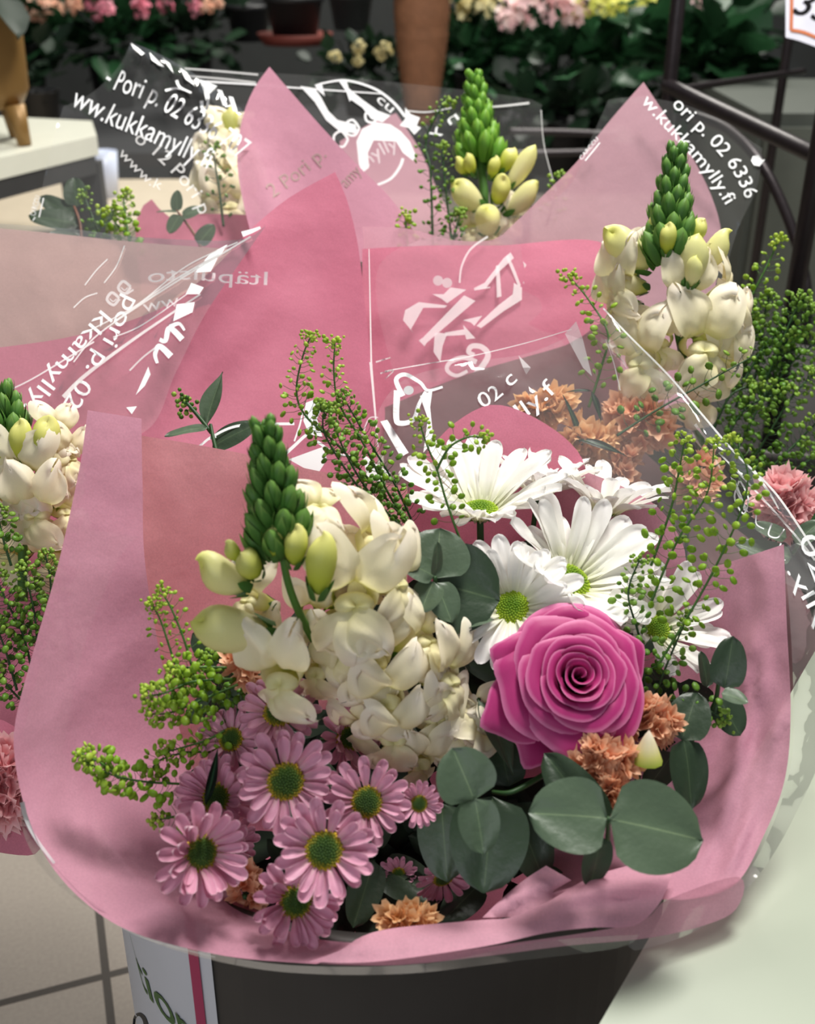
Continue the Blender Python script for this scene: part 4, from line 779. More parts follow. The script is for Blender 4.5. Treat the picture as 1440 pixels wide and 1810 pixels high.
euc('eucalyptus with a pointed upright leaf against the right pink paper', (1262, 1240, .60), [[(1270, 1205, .562), (1262, 1245, .57), (1235, 1290, .58), (1200, 1340, .60)]],
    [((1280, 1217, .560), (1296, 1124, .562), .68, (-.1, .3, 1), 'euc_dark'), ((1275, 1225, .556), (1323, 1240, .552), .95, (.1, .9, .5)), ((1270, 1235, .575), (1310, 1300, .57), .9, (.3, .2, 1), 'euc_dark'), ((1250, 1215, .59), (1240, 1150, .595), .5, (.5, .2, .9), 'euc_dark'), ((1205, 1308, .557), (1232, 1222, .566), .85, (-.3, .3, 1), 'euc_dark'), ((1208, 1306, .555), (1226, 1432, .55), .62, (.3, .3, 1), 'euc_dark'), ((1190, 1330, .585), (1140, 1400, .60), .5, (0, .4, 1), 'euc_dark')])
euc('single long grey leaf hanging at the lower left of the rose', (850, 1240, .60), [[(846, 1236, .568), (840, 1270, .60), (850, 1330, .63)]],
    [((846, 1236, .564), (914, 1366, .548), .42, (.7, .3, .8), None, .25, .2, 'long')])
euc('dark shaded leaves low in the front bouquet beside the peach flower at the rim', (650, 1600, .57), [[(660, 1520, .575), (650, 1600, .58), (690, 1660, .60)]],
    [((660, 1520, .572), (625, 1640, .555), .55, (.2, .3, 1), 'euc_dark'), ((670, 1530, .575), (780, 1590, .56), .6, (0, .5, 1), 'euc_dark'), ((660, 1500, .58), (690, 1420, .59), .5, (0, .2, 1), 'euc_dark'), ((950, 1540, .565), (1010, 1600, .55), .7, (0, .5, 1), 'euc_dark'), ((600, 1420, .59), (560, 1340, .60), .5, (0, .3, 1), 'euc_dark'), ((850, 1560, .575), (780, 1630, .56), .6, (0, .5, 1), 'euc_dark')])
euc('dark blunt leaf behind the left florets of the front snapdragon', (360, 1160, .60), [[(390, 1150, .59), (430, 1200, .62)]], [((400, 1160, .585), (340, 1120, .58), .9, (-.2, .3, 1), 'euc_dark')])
tk = thing('grass_leaf', 'narrow green blade standing in front of the left pink flowers', 'leaf', P(370, 1420, .54)); b = MB(); leaf_mb(b, P(364, 1422, .532), P(388, 1320, .545), .17, D(.4, .2, 1), .2, .3, 'long'); b.world('blade', M_['foliage'], tk)

# pepperweed of the front bouquet
cress('pepperweed with two thin tips standing in front of the pink paper peak', [[(760, 960, .62), (690, 890, .615), (600, 790, .605), (540, 735, .60), (524, 690, .598), (535, 630, .597), (549, 595, .596)], [(720, 930, .62), (680, 860, .612), (640, 780, .607), (600, 715, .604), (590, 660, .602), (592, 605, .60)]], 'pod', den=0.2, podpx=11, pedpx=24, seed=1)
cress('bushy dark pepperweed above the white florets of the front snapdragon', [[(740, 960, .61), (660, 880, .60), (610, 800, .595), (580, 720, .592)], [(740, 950, .615), (700, 860, .61), (640, 760, .602), (606, 700, .60)], [(720, 960, .60), (640, 870, .595), (575, 770, .59), (575, 720, .588)], [(740, 980, .6), (700, 940, .598), (650, 905, .596)]], 'pod_dark', den=0.27, podpx=12, pedpx=24, seed=2)
cress('pepperweed crossing in front of the topmost white daisy', [[(815, 960, .575), (790, 890, .575), (772, 830, .575), (752, 780, .576), (740, 740, .577)], [(772, 830, .575), (795, 790, .572), (830, 772, .57), (858, 775, .569)]], 'pod', den=.2, podpx=13, pedpx=24, seed=3)
cress('tall light green pepperweed with round pods in front of the right rear flowers', [[(1130, 1130, .60), (1160, 1040, .59), (1200, 950, .585), (1250, 870, .58), (1262, 780, .58)], [(1150, 1000, .595), (1185, 900, .59), (1200, 830, .588), (1210, 775, .586)]], 'pod', den=.19, podpx=15, pedpx=26, seed=4)
cress('light green pepperweed leaning right above the eucalyptus at the right paper', [[(1160, 1180, .58), (1215, 1090, .575), (1265, 1000, .57), (1310, 900, .566), (1320, 830, .565), (1290, 775, .564)]], 'pod', den=.19, podpx=15, pedpx=30, seed=5)
cress('dark pepperweed between the rose and the right eucalyptus', [[(1150, 1250, .585), (1180, 1170, .58), (1215, 1090, .577)], [(1140, 1230, .585), (1130, 1130, .58), (1110, 1050, .578), (1130, 990, .578)], [(1150, 1240, .58), (1210, 1240, .573), (1260, 1260, .567), (1280, 1275, .565)]], 'pod_dark', den=.22, podpx=14, pedpx=24, seed=6)
cress('light green pepperweed with a flat head left of the front snapdragon', [[(410, 1200, .56), (340, 1205, .548), (290, 1225, .54), (255, 1230, .537)], [(420, 1210, .56), (350, 1240, .55), (300, 1260, .545), (262, 1262, .54)], [(400, 1180, .56), (330, 1180, .55), (300, 1190, .548)]], 'pod', den=.42, podpx=15, pedpx=20, seed=7)
cress('thin pepperweed rising against the left pink paper', [[(330, 1230, .565), (305, 1160, .56), (285, 1100, .558), (270, 1070, .557)], [(345, 1200, .565), (325, 1130, .56), (300, 1070, .558), (282, 1045, .556)]], 'pod', den=.2, podpx=9, pedpx=22, seed=8)
cress('green pepperweed lying out to the left over the pink paper, tip thick', [[(340, 1386, .553), (260, 1382, .545), (200, 1370, .54), (150, 1345, .536)], [(210, 1376, .541), (180, 1350, .537), (140, 1330, .534)]], 'pod', den=.36, podpx=17, pedpx=22, seed=9)
cress('loose pepperweed between the left paper and the leftmost pink flower', [[(390, 1330, .57), (330, 1330, .56), (280, 1345, .553), (265, 1370, .55)], [(400, 1290, .57), (360, 1310, .562), (290, 1330, .555)], [(340, 1440, .56), (300, 1445, .55), (275, 1450, .548)]], 'pod', den=.3, podpx=13, pedpx=22, seed=10)
cress('dark pepperweed behind the left florets of the front snapdragon', [[(440, 1250, .585), (390, 1220, .575), (340, 1200, .568)], [(440, 1230, .59), (400, 1180, .58), (360, 1160, .572)], [(440, 1260, .58), (400, 1250, .575), (350, 1265, .57)]], 'pod_dark', den=.3, podpx=13, pedpx=22, seed=11)

# peach statice of the front bouquet
G_S = 'peach statice clusters'
def stat(label, px, py, d, rx, ry, n, size, k='statice', seed=0, fd=(0, .5, 1)): return cluster('statice_cluster', label, 'statice', G_S, px, py, d, rx, ry, n, size, STAT[k], 'floret', seed, fd)
stat('peach statice cluster directly above the winged eucalyptus leaves', 1062, 1342, .535, 66, 46, 44, 30, 'statice', 1)
stat('peach statice point between the two winged eucalyptus leaves', 1080, 1400, .528, 24, 36, 16, 24, 'statice', 2)
stat('peach statice cluster at the lower right of the rose', 1150, 1275, .56, 58, 40, 34, 28, 'statice', 3)
stat('peach statice tuft at the front paper rim', 715, 1622, .528, 52, 24, 24, 30, 'statice_tan', 4, (0, .9, .5))
stat('shaded peach statice beside the lowest pink flower', 432, 1582, .55, 32, 54, 22, 28, 'statice', 5)
stat('shaded peach statice behind the left florets of the front snapdragon', 432, 1178, .57, 30, 44, 16, 26, 'statice', 6)
sb = thing('statice_floret', 'single cream funnel floret standing right of the peach cluster', 'floret', P(1143, 1325, .535)); b = MB(); M = frame(P(1143, 1345, .535), D(0, 1, .3), UP, .014)
b.grid(lambda u, v: (.55 * (1 - v) ** .8 * math.cos(6.283 * u), .55 * (1 - v) ** .8 * math.sin(6.283 * u), v * 1.2), 10, 6, True, M); b.world('corolla', M_['snap'], sb)

# ------------------------------------------------------------------ flowers of the bouquets behind
A = [(1196, 262, .785), (1188, 340, .785), (1184, 420, .785), (1186, 500, .792), (1200, 600, .81), (1225, 700, .825), (1240, 800, .83)]
snapdragon('cream snapdragon with tapering green bud spike before the tall pink corner', A, 44, .40, (20, 48),
    [(1102, 505, .792, (-.8, -.05, .6), 110), (1092, 545, .80, (-.9, -.15, .5), 100), (1208, 528, .782, (.1, -.1, 1), 112), (1282, 525, .795, (.85, .35, .5), 115),
     (1165, 605, .80, (-.5, -.3, .8), 95), (1135, 640, .79, (-.6, -.2, .8), 125), (1240, 615, .782, (.15, -.25, 1), 145), (1288, 580, .80, (.75, .1, .7), 105), (1272, 650, .80, (.4, -.4, .8), 110), (1235, 700, .815, (.1, -.6, .8), 105), (1100, 470, .81, (-.6, .4, .6), 90)],
    [(1180, 424, .768, (0, .85, .5), 52, 32), (1232, 412, .778, (.6, .7, .4), 46, 32), (1156, 405, .785, (-.5, .8, .3), 40, 24), (1108, 445, .79, (-.85, .5, .3), 100, 58, 1), (1224, 468, .775, (.25, .85, .4), 92, 56, 1), (1262, 450, .785, (.7, .65, .3), 84, 44, 1), (1226, 482, .765, (.1, .8, .6), 52, 32, 1)], seed=3, stem_px=14)
A = [(838, 132, 1.02), (842, 200, 1.02), (848, 280, 1.02), (855, 350, 1.02), (850, 430, 1.02), (850, 560, 1.0)]
snapdragon('snapdragon of mostly fresh green buds at the top centre before the dark plants', A, 46, .42, (16, 44),
    [(835, 408, 1.01, (-.6, -.2, .8), 62), (905, 385, 1.01, (.6, -.1, .8), 60), (868, 420, 1.01, (.1, -.4, .9), 62)],
    [(830, 292, .995, (-.4, .75, .5), 36, 24), (872, 298, .995, (.2, .75, .5), 38, 24), (884, 340, .99, (.2, .5, .8), 54, 36), (815, 296, 1.0, (-.7, .6, .4), 34, 22), (897, 286, 1.0, (.6, .75, .3), 46, 30),
     (920, 302, 1.0, (.6, .78, .2), 86, 34, 1), (826, 350, 1.0, (-.85, .45, .3), 66, 46, 1), (922, 355, 1.0, (.78, .55, .3), 72, 40, 1), (862, 394, .985, (-.1, .3, .9), 58, 48, 1), (930, 345, 1.0, (.8, .5, .3), 50, 30)], buds=LBUD, seed=4, stem_px=18)
A = [(400, 215, 1.10), (402, 260, 1.10), (402, 320, 1.09), (402, 420, 1.07)]
snapdragon('pale snapdragon seen through the lettered film at the upper left', A, 6, .3, (10, 16),
    [(395, 240, 1.09, (-.4, .6, .7), 90), (412, 255, 1.09, (.5, .5, .7), 90), (385, 300, 1.085, (-.5, .1, .8), 95), (415, 315, 1.08, (.5, 0, .8), 95), (372, 345, 1.08, (-.7, -.1, .7), 85), (405, 365, 1.07, (.1, -.2, 1), 100), (435, 340, 1.08, (.7, .0, .6), 90)],
    [(405, 225, 1.09, (0, .9, .4), 60, 40)], buds=LBUD, seed=5)
A = [(2, 690, .70), (12, 745, .70), (22, 800, .70), (32, 880, .705), (40, 960, .71), (40, 1060, .72)]
snapdragon('cream snapdragon cut off by the left edge of the picture', A, 18, .3, (26, 44),
    [(100, 770, .71, (.6, .5, .6), 85), (118, 812, .708, (.85, .1, .5), 85), (40, 845, .69, (0, -.05, 1), 125), (85, 835, .695, (.6, .3, .7), 90), (65, 905, .69, (.1, -.3, 1), 125), (112, 905, .71, (.7, -.1, .6), 80), (0, 870, .70, (-.6, .1, .7), 110), (95, 985, .72, (.4, -.4, .8), 115), (20, 985, .72, (-.3, -.3, .8), 110)],
    [(36, 782, .683, (.1, .85, .4), 72, 44), (80, 780, .685, (.35, .8, .4), 78, 52), (4, 800, .685, (-.3, .7, .5), 60, 40)], seed=6)
euc('dark green eucalyptus leaves under the lettered film at the upper left', (140, 400, 1.0), [[(130, 362, .995), (142, 400, .98), (146, 470, .96)]],
    [((136, 365, .993), (130, 312, .995), .78, (.1, .3, 1), 'euc_dark'), ((140, 398, .985), (50, 378, .98), .62, (-.1, .6, .8), 'euc_dark'), ((128, 385, .99), (70, 345, .995), .5, (-.2, .5, .8), 'euc_dark'), ((150, 410, .985), (205, 372, .98), .5, (.3, .5, .8), 'euc_dark'), ((145, 415, .98), (85, 412, .965), .6, (0, .7, .7), 'euc_dark')], smat='stem_red')
euc('grey eucalyptus sprig with small leaves before the pointed pink paper', (345, 420, .97), [[(312, 372, .985), (330, 395, .98), (352, 430, .97), (366, 480, .95)]],
    [((313, 374, .984), (312, 335, .985), .62, (-.3, .3, 1)), ((314, 374, .983), (276, 373, .982), .3, (0, .8, .6)), ((318, 380, .98), (298, 412, .977), .8, (-.2, .4, 1)), ((322, 383, .98), (358, 366, .98), .62, (.3, .5, .8)), ((350, 432, .968), (378, 396, .967), .68, (.2, .3, 1))], smat='stem_red')
euc('grey pointed leaves behind the left back edge of the front paper', (375, 770, .72), [[(372, 750, .715), (378, 780, .71), (395, 850, .70)], [(330, 712, .72), (350, 735, .718), (374, 765, .714)]],
    [((364, 752, .715), (391, 655, .725), .42, (-.5, .3, .9), None, .3, .1, 'long'), ((366, 755, .712), (290, 768, .705), .42, (0, .8, .5)), ((375, 790, .712), (455, 745, .715), .55, (.1, .6, .7), 'euc_dark')])
st2 = thing('statice_twig', 'tiny dark flower tuft left of the grey pointed leaf', 'twig', P(318, 705, .72)); b = MB(); rng = random.Random(5)
for i in range(26): b.ball(P(318 + rng.gauss(0, 9) + i * .6, 706 + rng.gauss(0, 8) + i * .7, .722), .0014 + .0006 * rng.random(), 6, 4, None, rng.random())
b.world('buds', M_['pod_dark'], st2)
cress('fresh green pepperweed above the left pink paper edge', [[(240, 470, .95), (228, 420, .955), (222, 380, .96), (218, 345, .965)], [(232, 420, .955), (205, 395, .96), (195, 375, .962)]], 'pod', den=.36, podpx=13, pedpx=18, seed=20)
cress('thin pepperweed stem before the pale snapdragon behind the lettered film', [[(395, 400, 1.0), (388, 340, 1.005), (380, 290, 1.01), (376, 262, 1.01)]], 'pod_dark', den=.2, podpx=9, pedpx=20, seed=21)
cress('small dark sprig between the eucalyptus leaves at the upper left', [[(190, 450, .96), (170, 400, .965), (148, 345, .97)]], 'pod_dark', den=.3, podpx=9, pedpx=16, seed=22)
cress('tall thin pepperweed left of the fresh green bud spike, tip bent right', [[(765, 480, .985), (764, 400, .99), (760, 300, .995), (752, 255, 1.0), (770, 205, 1.0), (792, 180, 1.0)]], 'pod_dark', den=.2, podpx=9, pedpx=18, seed=23)
cress('thin pepperweed nearest the fresh green bud spike on its left', [[(805, 470, .985), (795, 400, .99), (786, 320, .992), (782, 262, .995)], [(800, 430, .985), (812, 380, .987)]], 'pod_dark', den=.24, podpx=9, pedpx=16, seed=24)
cress('small yellowish sprig peeping over the pink paper left of the tall thin pepperweed', [[(722, 450, .93), (718, 410, .935), (716, 385, .938)]], 'pod', den=.3, podpx=10, pedpx=14, seed=25)
cress('tip of a pepperweed beside the left edge of the tall pink corner', [[(965, 400, 1.0), (980, 350, 1.0), (994, 310, 1.0)]], 'pod_dark', den=.3, podpx=10, pedpx=16, seed=26)
cress('dark pepperweed leaning over the pink paper left of the right snapdragon', [[(1040, 720, .79), (1062, 650, .785), (1074, 590, .78), (1040, 530, .785), (1005, 488, .79)]], 'pod', den=.17, podpx=12, pedpx=24, seed=27)
t27 = thing('grass_leaf', 'curved green blades around the stem beside the golden statice', 'leaf', P(1040, 740, .78)); b = MB()
for (p, q, w) in (((1030, 790, .775), (1000, 695, .775), .14), ((1020, 775, .77), (1110, 800, .765), .17), ((1045, 690, .78), (1065, 745, .775), .2), ((1045, 690, .78), (1000, 690, .78), .14)): leaf_mb(b, P(*p), P(*q), w, D(.2, .5, .9), .2, .3, 'long')
b.world('blades', M_['foliage'], t27)
brs = [[(1180, 760, .83), (1240, 690, .825), (1330, 640, .82), (1400, 590, .82), (1440, 560, .82)]]
cress('single dark pepperweed twig lying across the right snapdragon', [[(1090, 770, .76), (1160, 725, .76), (1240, 680, .762), (1330, 630, .765)]], 'pod_dark', den=.14, podpx=17, pedpx=34, seed=28, tip=False)
cress('bushy pepperweed right of the right snapdragon, upper mass', [[(1320, 720, .86), (1340, 640, .86), (1350, 560, .86), (1360, 520, .86)], [(1330, 700, .85), (1380, 620, .85), (1420, 560, .85), (1440, 540, .85)], [(1300, 720, .86), (1320, 640, .86), (1330, 570, .86)], [(1340, 720, .85), (1400, 640, .85), (1450, 600, .85)], [(1290, 640, .86), (1310, 580, .86), (1325, 540, .86)], [(1350, 680, .845), (1400, 560, .845), (1420, 530, .845)], [(1310, 680, .85), (1360, 600, .85), (1400, 600, .85)]], 'pod_dark', den=0.46, podpx=11, pedpx=24, seed=29)
cress('bushy pepperweed right of the right snapdragon, lower mass', [[(1300, 860, .84), (1350, 780, .84), (1400, 700, .84), (1440, 660, .84)], [(1290, 820, .84), (1330, 740, .84), (1360, 680, .84)], [(1330, 860, .83), (1400, 790, .83), (1450, 740, .83)], [(1280, 780, .84), (1320, 720, .84), (1390, 690, .84)], [(1360, 860, .83), (1420, 820, .83), (1450, 800, .83)], [(1260, 760, .845), (1290, 700, .845), (1330, 680, .845)]], 'pod_dark', den=0.4, podpx=11, pedpx=24, seed=30)
cress('thin pepperweed standing above the bushy mass beside the black rack', [[(1290, 620, .86), (1320, 540, .86), (1350, 480, .86), (1376, 425, .86)]], 'pod', den=.2, podpx=11, pedpx=22, seed=31)
cress('pepperweed mass at the left edge below the cut off snapdragon', [[(60, 1200, .68), (40, 1120, .675), (10, 1060, .67), (-10, 1010, .67)], [(70, 1180, .68), (60, 1080, .675), (40, 1000, .67)], [(30, 1220, .675), (10, 1150, .67), (-10, 1100, .67)], [(80, 1120, .685), (90, 1040, .68), (80, 980, .678)], [(50, 1250, .68), (20, 1220, .675), (-10, 1180, .67)], [(20, 1000, .672), (5, 950, .67), (-5, 900, .67)]], 'pod_dark', den=0.42, podpx=13, pedpx=24, seed=32)
stat('golden statice cluster seen through film behind the arched pink paper', 965, 715, .79, 48, 34, 26, 30, 'statice_tan', 11)
stat('golden statice cluster between the curved green blades', 1035, 775, .785, 52, 46, 34, 30, 'statice_tan', 12)
stat('coral statice cluster under the lower floret of the right snapdragon', 1130, 745, .80, 62, 58, 44, 30, 'statice', 13)
stat('coral statice end lower right of the golden clusters, behind film', 1105, 825, .79, 34, 38, 18, 26, 'statice', 14)
stat('dull rose statice behind film right of the tall light green pepperweed', 1235, 850, .78, 46, 60, 24, 28, 'statice', 15)
euc('dark leaves under the film at the right edge', (1420, 930, .72), [[(1400, 980, .72), (1430, 930, .72), (1460, 880, .72)]], [((1405, 960, .715), (1450, 920, .715), .6, (0, .5, 1), 'euc'), ((1390, 950, .72), (1330, 925, .72), .5, (0, .5, 1), 'euc'), ((1400, 985, .72), (1300, 960, .72), .4, (0, .5, 1), 'euc')])
cluster('carnation', 'salmon pink carnation at the right edge behind the film', 'carnation', 'pink carnations', 1390, 893, .76, 52, 50, 34, 46, CARN, 'petal', 3, (.2, .5, .8))
cluster('carnation', 'pale pink carnation at the left edge beside the front paper', 'carnation', 'pink carnations', 2, 1385, .635, 52, 84, 42, 52, CARN, 'petal', 4, (.2, .3, 1), stem=False)

gr = thing('gap_shade_leaves', 'dark leaves packed under the flowers of the front bouquet', 'leaves', P(700, 1400, .63)); gr['kind'] = 'stuff'  # added leaf mass that darkens the gaps between the flowers
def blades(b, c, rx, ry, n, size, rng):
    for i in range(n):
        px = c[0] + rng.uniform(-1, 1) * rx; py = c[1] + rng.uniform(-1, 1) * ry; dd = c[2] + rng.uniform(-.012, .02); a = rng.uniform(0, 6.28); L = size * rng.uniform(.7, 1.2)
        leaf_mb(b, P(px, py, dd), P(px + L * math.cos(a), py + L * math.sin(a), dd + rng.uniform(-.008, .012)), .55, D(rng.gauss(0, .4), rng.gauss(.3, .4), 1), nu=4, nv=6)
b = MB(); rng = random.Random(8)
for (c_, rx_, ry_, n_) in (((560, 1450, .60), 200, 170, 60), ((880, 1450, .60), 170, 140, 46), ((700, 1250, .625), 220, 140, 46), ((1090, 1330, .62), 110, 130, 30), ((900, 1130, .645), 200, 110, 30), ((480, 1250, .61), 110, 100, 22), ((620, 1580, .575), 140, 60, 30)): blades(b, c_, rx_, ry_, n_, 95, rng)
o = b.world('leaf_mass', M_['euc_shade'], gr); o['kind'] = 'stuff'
# ------------------------------------------------------------------ the shop behind: rack, sign, pots and plants
rk = thing('plant_rack', 'black wrought iron rack with a curved brace at the upper right', 'rack', (.5, 1.5, 0))
def bar(name, pts, wpx, parent, sm=True):
    md = sum(p[2] for p in pts) / len(pts); c = catmull(pts, 10) if sm else pts
    return MB().tube([P(*q) for q in c], wpx / 2 * md / FPX, None, 10).world(name, M_['metal_dark'], parent)
def post(name, px, py, d, wpx, top, parent, z0=0):
    p = P(px, py, d); r = wpx / 2 * d / FPX
    return MB().tube([(p.x, p.y, z0), (p.x, p.y, top)], r, None, 10).world(name, M_['metal_dark'], parent)
post('post', 1183, 150, 1.36, 26, 1.45, rk)
bar('shelf_rail', [(1178, 150, 1.36), (1300, 208, 1.26), (1440, 274, 1.16), (1580, 338, 1.08)], 29, rk)
bar('shelf_rail', [(1190, 160, 1.37), (1300, 143, 1.5), (1420, 126, 1.64)], 12, rk)
bar('curved_brace', [(1225, 205, 1.33), (1290, 232, 1.30), (1345, 290, 1.27), (1390, 380, 1.26), (1418, 470, 1.26), (1426, 540, 1.26), (1420, 640, 1.28)], 19, rk)
bar('curved_brace', [(1195, 180, 1.36), (1235, 194, 1.40), (1300, 215, 1.46)], 8, rk)
post('post', 1384, 130, 1.62, 17, 1.45, rk)
post('post', 1436, 330, 1.10, 34, 1.45, rk)
bar('shelf_rail', [(900, 232, 1.75), (1000, 234, 1.75), (1090, 238, 1.75)], 12, rk)
bar('shelf_rail', [(900, 272, 1.72), (1000, 270, 1.72), (1060, 268, 1.72)], 12, rk)
sg = thing('price_sign', 'white price card with an orange border at the upper right corner', 'sign', P(1440, 30, 1.2))
dS = lambda x, y: 1.2 + (x - 1390) * .0004
def card(name, pts, m, off, th):
    n = len(pts); v = [P(x, y, dS(x, y) - off) for x, y in pts] + [P(x, y, dS(x, y) - off + th) for x, y in pts]
    return MB().add(v, [tuple(range(n)), tuple(range(n, 2 * n))[::-1]] + [(i, i + n, (i + 1) % n + n, (i + 1) % n) for i in range(n)]).world(name, m, sg, False)
co = card('card', [(1388, -80), (1388, 66), (1412, 72), (1445, 84), (1500, 106), (1560, 120), (1560, -80)], plain('white_card', srgb(226, 226, 238), .5), 0, .002)
strokes([('s', [(1399, -80), (1399, 0), (1398, 53)], 6, 6), ('s', [(1398, 53), (1420, 57), (1450, 69), (1500, 88), (1550, 100)], 6, 6)], dS, plain('orange_border', srgb(206, 122, 82), .5), co, .0012, 'border')
text('35,', dS, [(1399, 22), (1430, 32), (1470, 46)], 50, plain('black_print', srgb(24, 22, 24), .5), co, heavy=2, shear=.25)

def leaves(b, c, rx, ry, rz, n, size, rng, up=.4):
    for i in range(n):
        q = Vector((rng.gauss(0, .5), rng.gauss(0, .5), rng.gauss(0, .5))); p = c + Vector((q.x * rx, q.y * ry, q.z * rz))
        di = (Vector((q.x, q.y, q.z + up)) + Vector((rng.gauss(0, .3), rng.gauss(0, .3), rng.gauss(0, .25)))).normalized(); s = size * rng.uniform(.6, 1.25)
        nr = Vector((rng.gauss(0, .5), rng.gauss(0, .5), 1)); x = di; nr = (nr - x * nr.dot(x)).normalized(); y = nr.cross(x); t = rng.random()
        prof = [(0, .06), (.25, .36), (.55, .42), (.85, .2), (1, .01)]
        vs = []
        for (u, w) in prof:
            for sg_ in (-1, 0, 1): vs.append(p + x * s * u + y * s * w * sg_ + nr * (s * (.08 * abs(sg_) - .25 * u * u)))
        b.add(vs, [(3 * k + j, 3 * k + j + 1, 3 * k + j + 4, 3 * k + j + 3) for k in range(4) for j in range(2)], [t] * len(vs))
def plant(label, px, py, d, rx, rz, n, size, mat, blossoms=(), pot=None, group='potted plants behind', seed=0, kind='potted_plant'):
    """centre pixel and depth of the crown; rx, rz half sizes in px; blossoms: (material, px, py, rx_px, ry_px)"""
    rng = random.Random(seed); s = d / FPX; c = P(px, py, d); t = thing(kind, label, 'plant', (c.x, c.y, 0 if not pot else c.z - rz * s), group)
    b = MB(); leaves(b, c, rx * s, rx * s * .7, rz * s, n, size * s, rng); o = b.world('foliage', M_[mat], t); o['kind'] = 'stuff'
    for (m, bx, by, brx, bry) in blossoms:
        f = MB(); cc_ = P(bx, by, d - rx * s * .8)
        for i in range(70):
            q = Vector((rng.uniform(-1, 1), rng.uniform(-1, 1), rng.uniform(-1, 1)))
            if q.length > 1: continue
            p = cc_ + Vector((q.x * brx * s, q.y * brx * .6 * s, q.z * bry * s)); k = .26 * min(brx, bry) * s * rng.uniform(.8, 1.3)
            a = rng.uniform(0, 6)
            vs = [p]; nn_ = Vector((q.x, q.y - .6, q.z + .5)).normalized(); e1 = nn_.orthogonal().normalized(); e2 = nn_.cross(e1)
            for j in range(10): vs.append(p + (e1 * math.cos(a + j * .628) + e2 * math.sin(a + j * .628)) * k * (1.35 if j % 2 else .8) + nn_ * k * .35)
            f.add(vs, [(0, 1 + j, 1 + (j + 1) % 10) for j in range(10)], [rng.random()] * 11)
        f.world('blossom', m, t)
    if pot:
        pw, ph, pm = pot; top = c.z - rz * s * .55; r = pw * s; h = ph * s
        MB().lathe([(.001, top - h), (r * .72, top - h), (r * .95, top - .02 * h), (r, top - .02 * h), (r, top), (r * .9, top), (r * .85, top - .1 * h), (.001, top - .1 * h)], 24, Matrix.Translation((c.x, c.y, 0))).world('pot', pm, t)
    return t
bpink = organic('pink_blossom', [(0, srgb(214, 106, 130)), (1, srgb(246, 170, 186))], .3, .6); bpeach = organic('peach_blossom', [(0, srgb(222, 160, 130)), (1, srgb(246, 206, 180))], .3, .6)
bcream = organic('cream_blossom', [(0, srgb(206, 190, 130)), (1, srgb(240, 230, 180))], .3, .6); bwhite = organic('blush_hydrangea', [(0, srgb(236, 186, 190)), (1, srgb(252, 232, 226))], .3, .6); blime = organic('lime_hydrangea', [(0, srgb(196, 204, 80)), (1, srgb(240, 236, 130))], .3, .6); bred = organic('hot_pink_blossom', [(0, srgb(206, 40, 90)), (1, srgb(236, 100, 140))], .3, .6)
PD = M_['pot_dark']; terra = plain('red_clay', srgb(98, 40, 32), .7)
plant('leafy hydrangea with blush and lime blossoms above, before the dark post at the top', 1010, 110, 2.5, 230, 62, 300, 56, 'foliage', [(bwhite, 955, 12, 60, 34), (bwhite, 1000, 6, 44, 32), (blime, 1052, 2, 56, 24), (blime, 1130, 6, 56, 22), (bwhite, 905, 28, 28, 22)], (70, 120, PD), seed=1)
plant('leafy plant between the top centre pot and the dark post, yellow blossoms above', 850, 90, 2.35, 90, 66, 120, 46, 'foliage', [(bcream, 815, 10, 42, 26), (bcream, 850, 4, 44, 24)], (50, 110, PD), seed=2)
plant('broad leaved green plant behind the black rack post', 1255, 100, 2.2, 105, 90, 150, 66, 'foliage', [(bwhite, 1244, 2, 18, 16)], (60, 110, PD), seed=3)
plant('pink blossoming plant nearest the upper left corner', 30, 40, 2.6, 70, 60, 90, 42, 'foliage', [(bred, 18, 22, 26, 20), (bpeach, 70, 14, 40, 22), (bred, -2, 40, 14, 14)], (44, 90, PD), seed=4)
plant('green plant with two pink flower heads left of the top centre', 190, 60, 2.6, 95, 60, 150, 40, 'foliage', [(bpink, 176, 16, 24, 17), (bpink, 248, 12, 16, 17), (bpeach, 130, 8, 18, 15)], (44, 90, PD), seed=5)
plant('green plant with small rose and peach heads beside the dark pots', 330, 55, 2.7, 95, 60, 150, 38, 'foliage_dim', [(bpink, 290, 10, 15, 14), (bpink, 345, 14, 14, 12), (bpeach, 365, 12, 13, 12), (bpeach, 385, 4, 10, 10)], (44, 90, PD), seed=6)
plant('low dark plant with cream flower heads left of the brown basket', 640, 120, 2.4, 90, 36, 110, 34, 'foliage_dim', [(bcream, 592, 100, 11, 9), (bcream, 632, 84, 13, 12), (bcream, 676, 90, 16, 14), (bcream, 632, 108, 9, 8)], (40, 60, PD), seed=7)
plant('dark leafy plant under the hydrangea, half hidden behind the film', 985, 190, 2.3, 130, 40, 80, 44, 'foliage_dim', [], (62, 90, PD), seed=8)
plant('dim plant at the far left behind the gold pot', 60, 130, 2.3, 60, 50, 40, 40, 'foliage_dim', [], (40, 80, PD), seed=9)
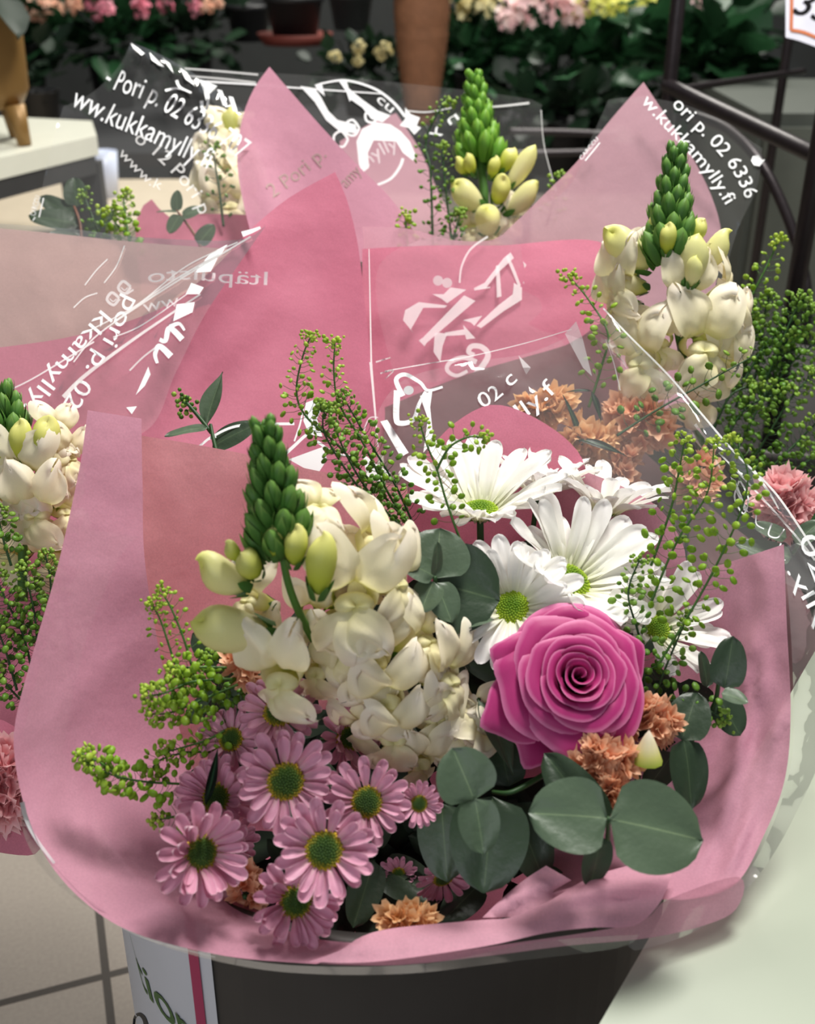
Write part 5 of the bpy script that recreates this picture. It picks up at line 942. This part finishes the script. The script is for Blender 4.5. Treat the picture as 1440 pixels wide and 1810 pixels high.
for i, (px, py, d, w, h, m, lb_) in enumerate([(520, 30, 2.5, 52, 70, PD, 'empty black pot on a red saucer at the top centre left'), (620, 20, 2.6, 40, 60, plain('grey_pot', srgb(70, 72, 72), .5), 'grey pot between the black pot and the brown basket'), (440, 40, 2.7, 40, 60, PD, 'small black pot left of the one on a red saucer')]):
    c = P(px, py, d); s = d / FPX; t = thing('flower_pot', lb_, 'pot', (c.x, c.y, c.z - h * .5 * s), 'empty pots behind'); r = w * s; z = c.z; hh = h * .5 * s
    MB().lathe([(.001, z - hh), (r * .74, z - hh), (r * .96, z + hh * .7), (r * 1.04, z + hh * .7), (r * 1.04, z + hh), (r * .94, z + hh), (r * .7, z - hh * .9), (.001, z - hh * .9)], 28, Matrix.Translation((c.x, c.y, 0))).world('pot', m, t)
    if i == 0: MB().lathe([(.001, z - hh - .012), (r * 1.1, z - hh - .012), (r * 1.3, z - hh + .012), (r * 1.26, z - hh + .012), (r * 1.05, z - hh), (.001, z - hh)], 28, Matrix.Translation((c.x, c.y, 0))).world('saucer', terra, t)
bsk = thing('tall_planter', 'tall brown woven planter left of the hydrangea at the top', 'planter', P(745, 175, 2.2)); c = P(745, 60, 2.2); s = 2.2 / FPX
wv = plain('brown_weave', srgb(134, 92, 66), .7, 0, .35, 40, .3, 0, .6)
prof = [(.001, -.30), (26, -.30)]
b = MB(); zz = [c.z - 150 * s + k * 6 * s for k in range(44)]
b.lathe([(.001, zz[0])] + [((24 + 26 * min(1, (k / 30)) ** .8 + (1.6 if k % 2 else 0)) * s * (1.0 if k < 26 else .97), z) for k, z in enumerate(zz)] + [(40 * s, zz[-1]), (30 * s, zz[0] + .02), (.001, zz[0] + .02)], 32, Matrix.Translation((c.x, c.y, 0))); b.world('planter_body', wv, bsk)
leaves_b = MB(); rng = random.Random(9); leaves(leaves_b, c + Vector((.02, 0, .2)), .08, .08, .06, 20, .09, rng); leaves_b.world('foliage', M_['foliage_dim'], bsk)
gp = thing('gold_pot', 'matte gold footed pot on the white topped table at the left edge', 'pot', P(6, 240, 1.62)); c = P(6, 240, 1.62); s = 1.62 / FPX; z0 = .60
gm = plain('matte_gold', srgb(136, 104, 58), .45, .25, .12)
MB().lathe([(.001, .045), (40 * s, .05), (56 * s, .075), (60 * s, .17), (60 * s, .18), (56 * s, .18), (52 * s, .08), (.001, .07)], 36, Matrix.Translation((c.x, c.y, z0))).world('bowl', gm, gp)
for k in range(3):
    a = k * 2.094 - .6; MB().tube([(c.x + 44 * s * math.cos(a), c.y + 44 * s * math.sin(a), z0 + .055), (c.x + 56 * s * math.cos(a), c.y + 56 * s * math.sin(a), z0)], .016, .010, 8).world('leg', gm, gp)
b = MB(); leaves(b, Vector((c.x, c.y, z0 + .24)), .04, .04, .02, 9, .07, random.Random(3)); o = b.world('foliage', M_['foliage_dim'], gp); o['kind'] = 'stuff'
# back shelving that carries the plants
sh = thing('plant_shelf', 'dark tiered shelf that carries the plants along the back of the shop', 'shelf', (.3, 2.6, 0))
zt = [P(985, 260, 2.45).z, P(300, 110, 2.7).z - .02]
slab('shelf_board', [(-2.0, 2.47), (1.6, 2.47), (1.6, 3.2), (-2.0, 3.2)], zt[0] - .03, zt[0], plain('dark_shelf', srgb(40, 40, 42), .6), sh)
for x in (-1.9, -.6, .31, 1.5): MB().box((x - .02, 2.95, 0), (x + .02, 2.99, 1.7)).world('upright', M_['metal_dark'], sh, False)
wn = MB().box((1.10, 4.17, .34), (1.35, 4.2, .42)).world('light_patch_1', plain('daylight_glow', (.85, .93, 1), .5, emit=1.6), None, False); struct(wn)  # glowing box added for a patch of daylight showing through the shelf
hp = thing('white_planter', 'small bluish white pot on the beige bench behind the lettered film', 'pot', P(172, 240, 2.15)); c = P(172, 200, 2.15); s = 2.15 / FPX
MB().lathe([(.001, .40), (20 * s, .40), (26 * s, .40 + 80 * s), (24 * s, .40 + 80 * s), (18 * s, .41), (.001, .41)], 24, Matrix.Translation((c.x, c.y + .0, 0))).world('pot', plain('bluish_white_glaze', srgb(206, 214, 236), .3), hp)

cbn = thing('cabinet', 'grey green cabinet standing behind the black rack', 'cabinet', (.95, 2.0, 0)); cbm = plain('grey_green_board', srgb(74, 78, 72), .6)  # box added to darken the bright floor seen behind the rack
MB().box((.56, 1.84, 0), (1.5, 2.3, .62)).world('body', cbm, cbn, False)
for x0 in (.57, 1.04): MB().box((x0, 1.826, .03), (x0 + .45, 1.84, .60)).world('front_panel', plain('grey_green_panel', srgb(84, 88, 80), .6), cbn, False)
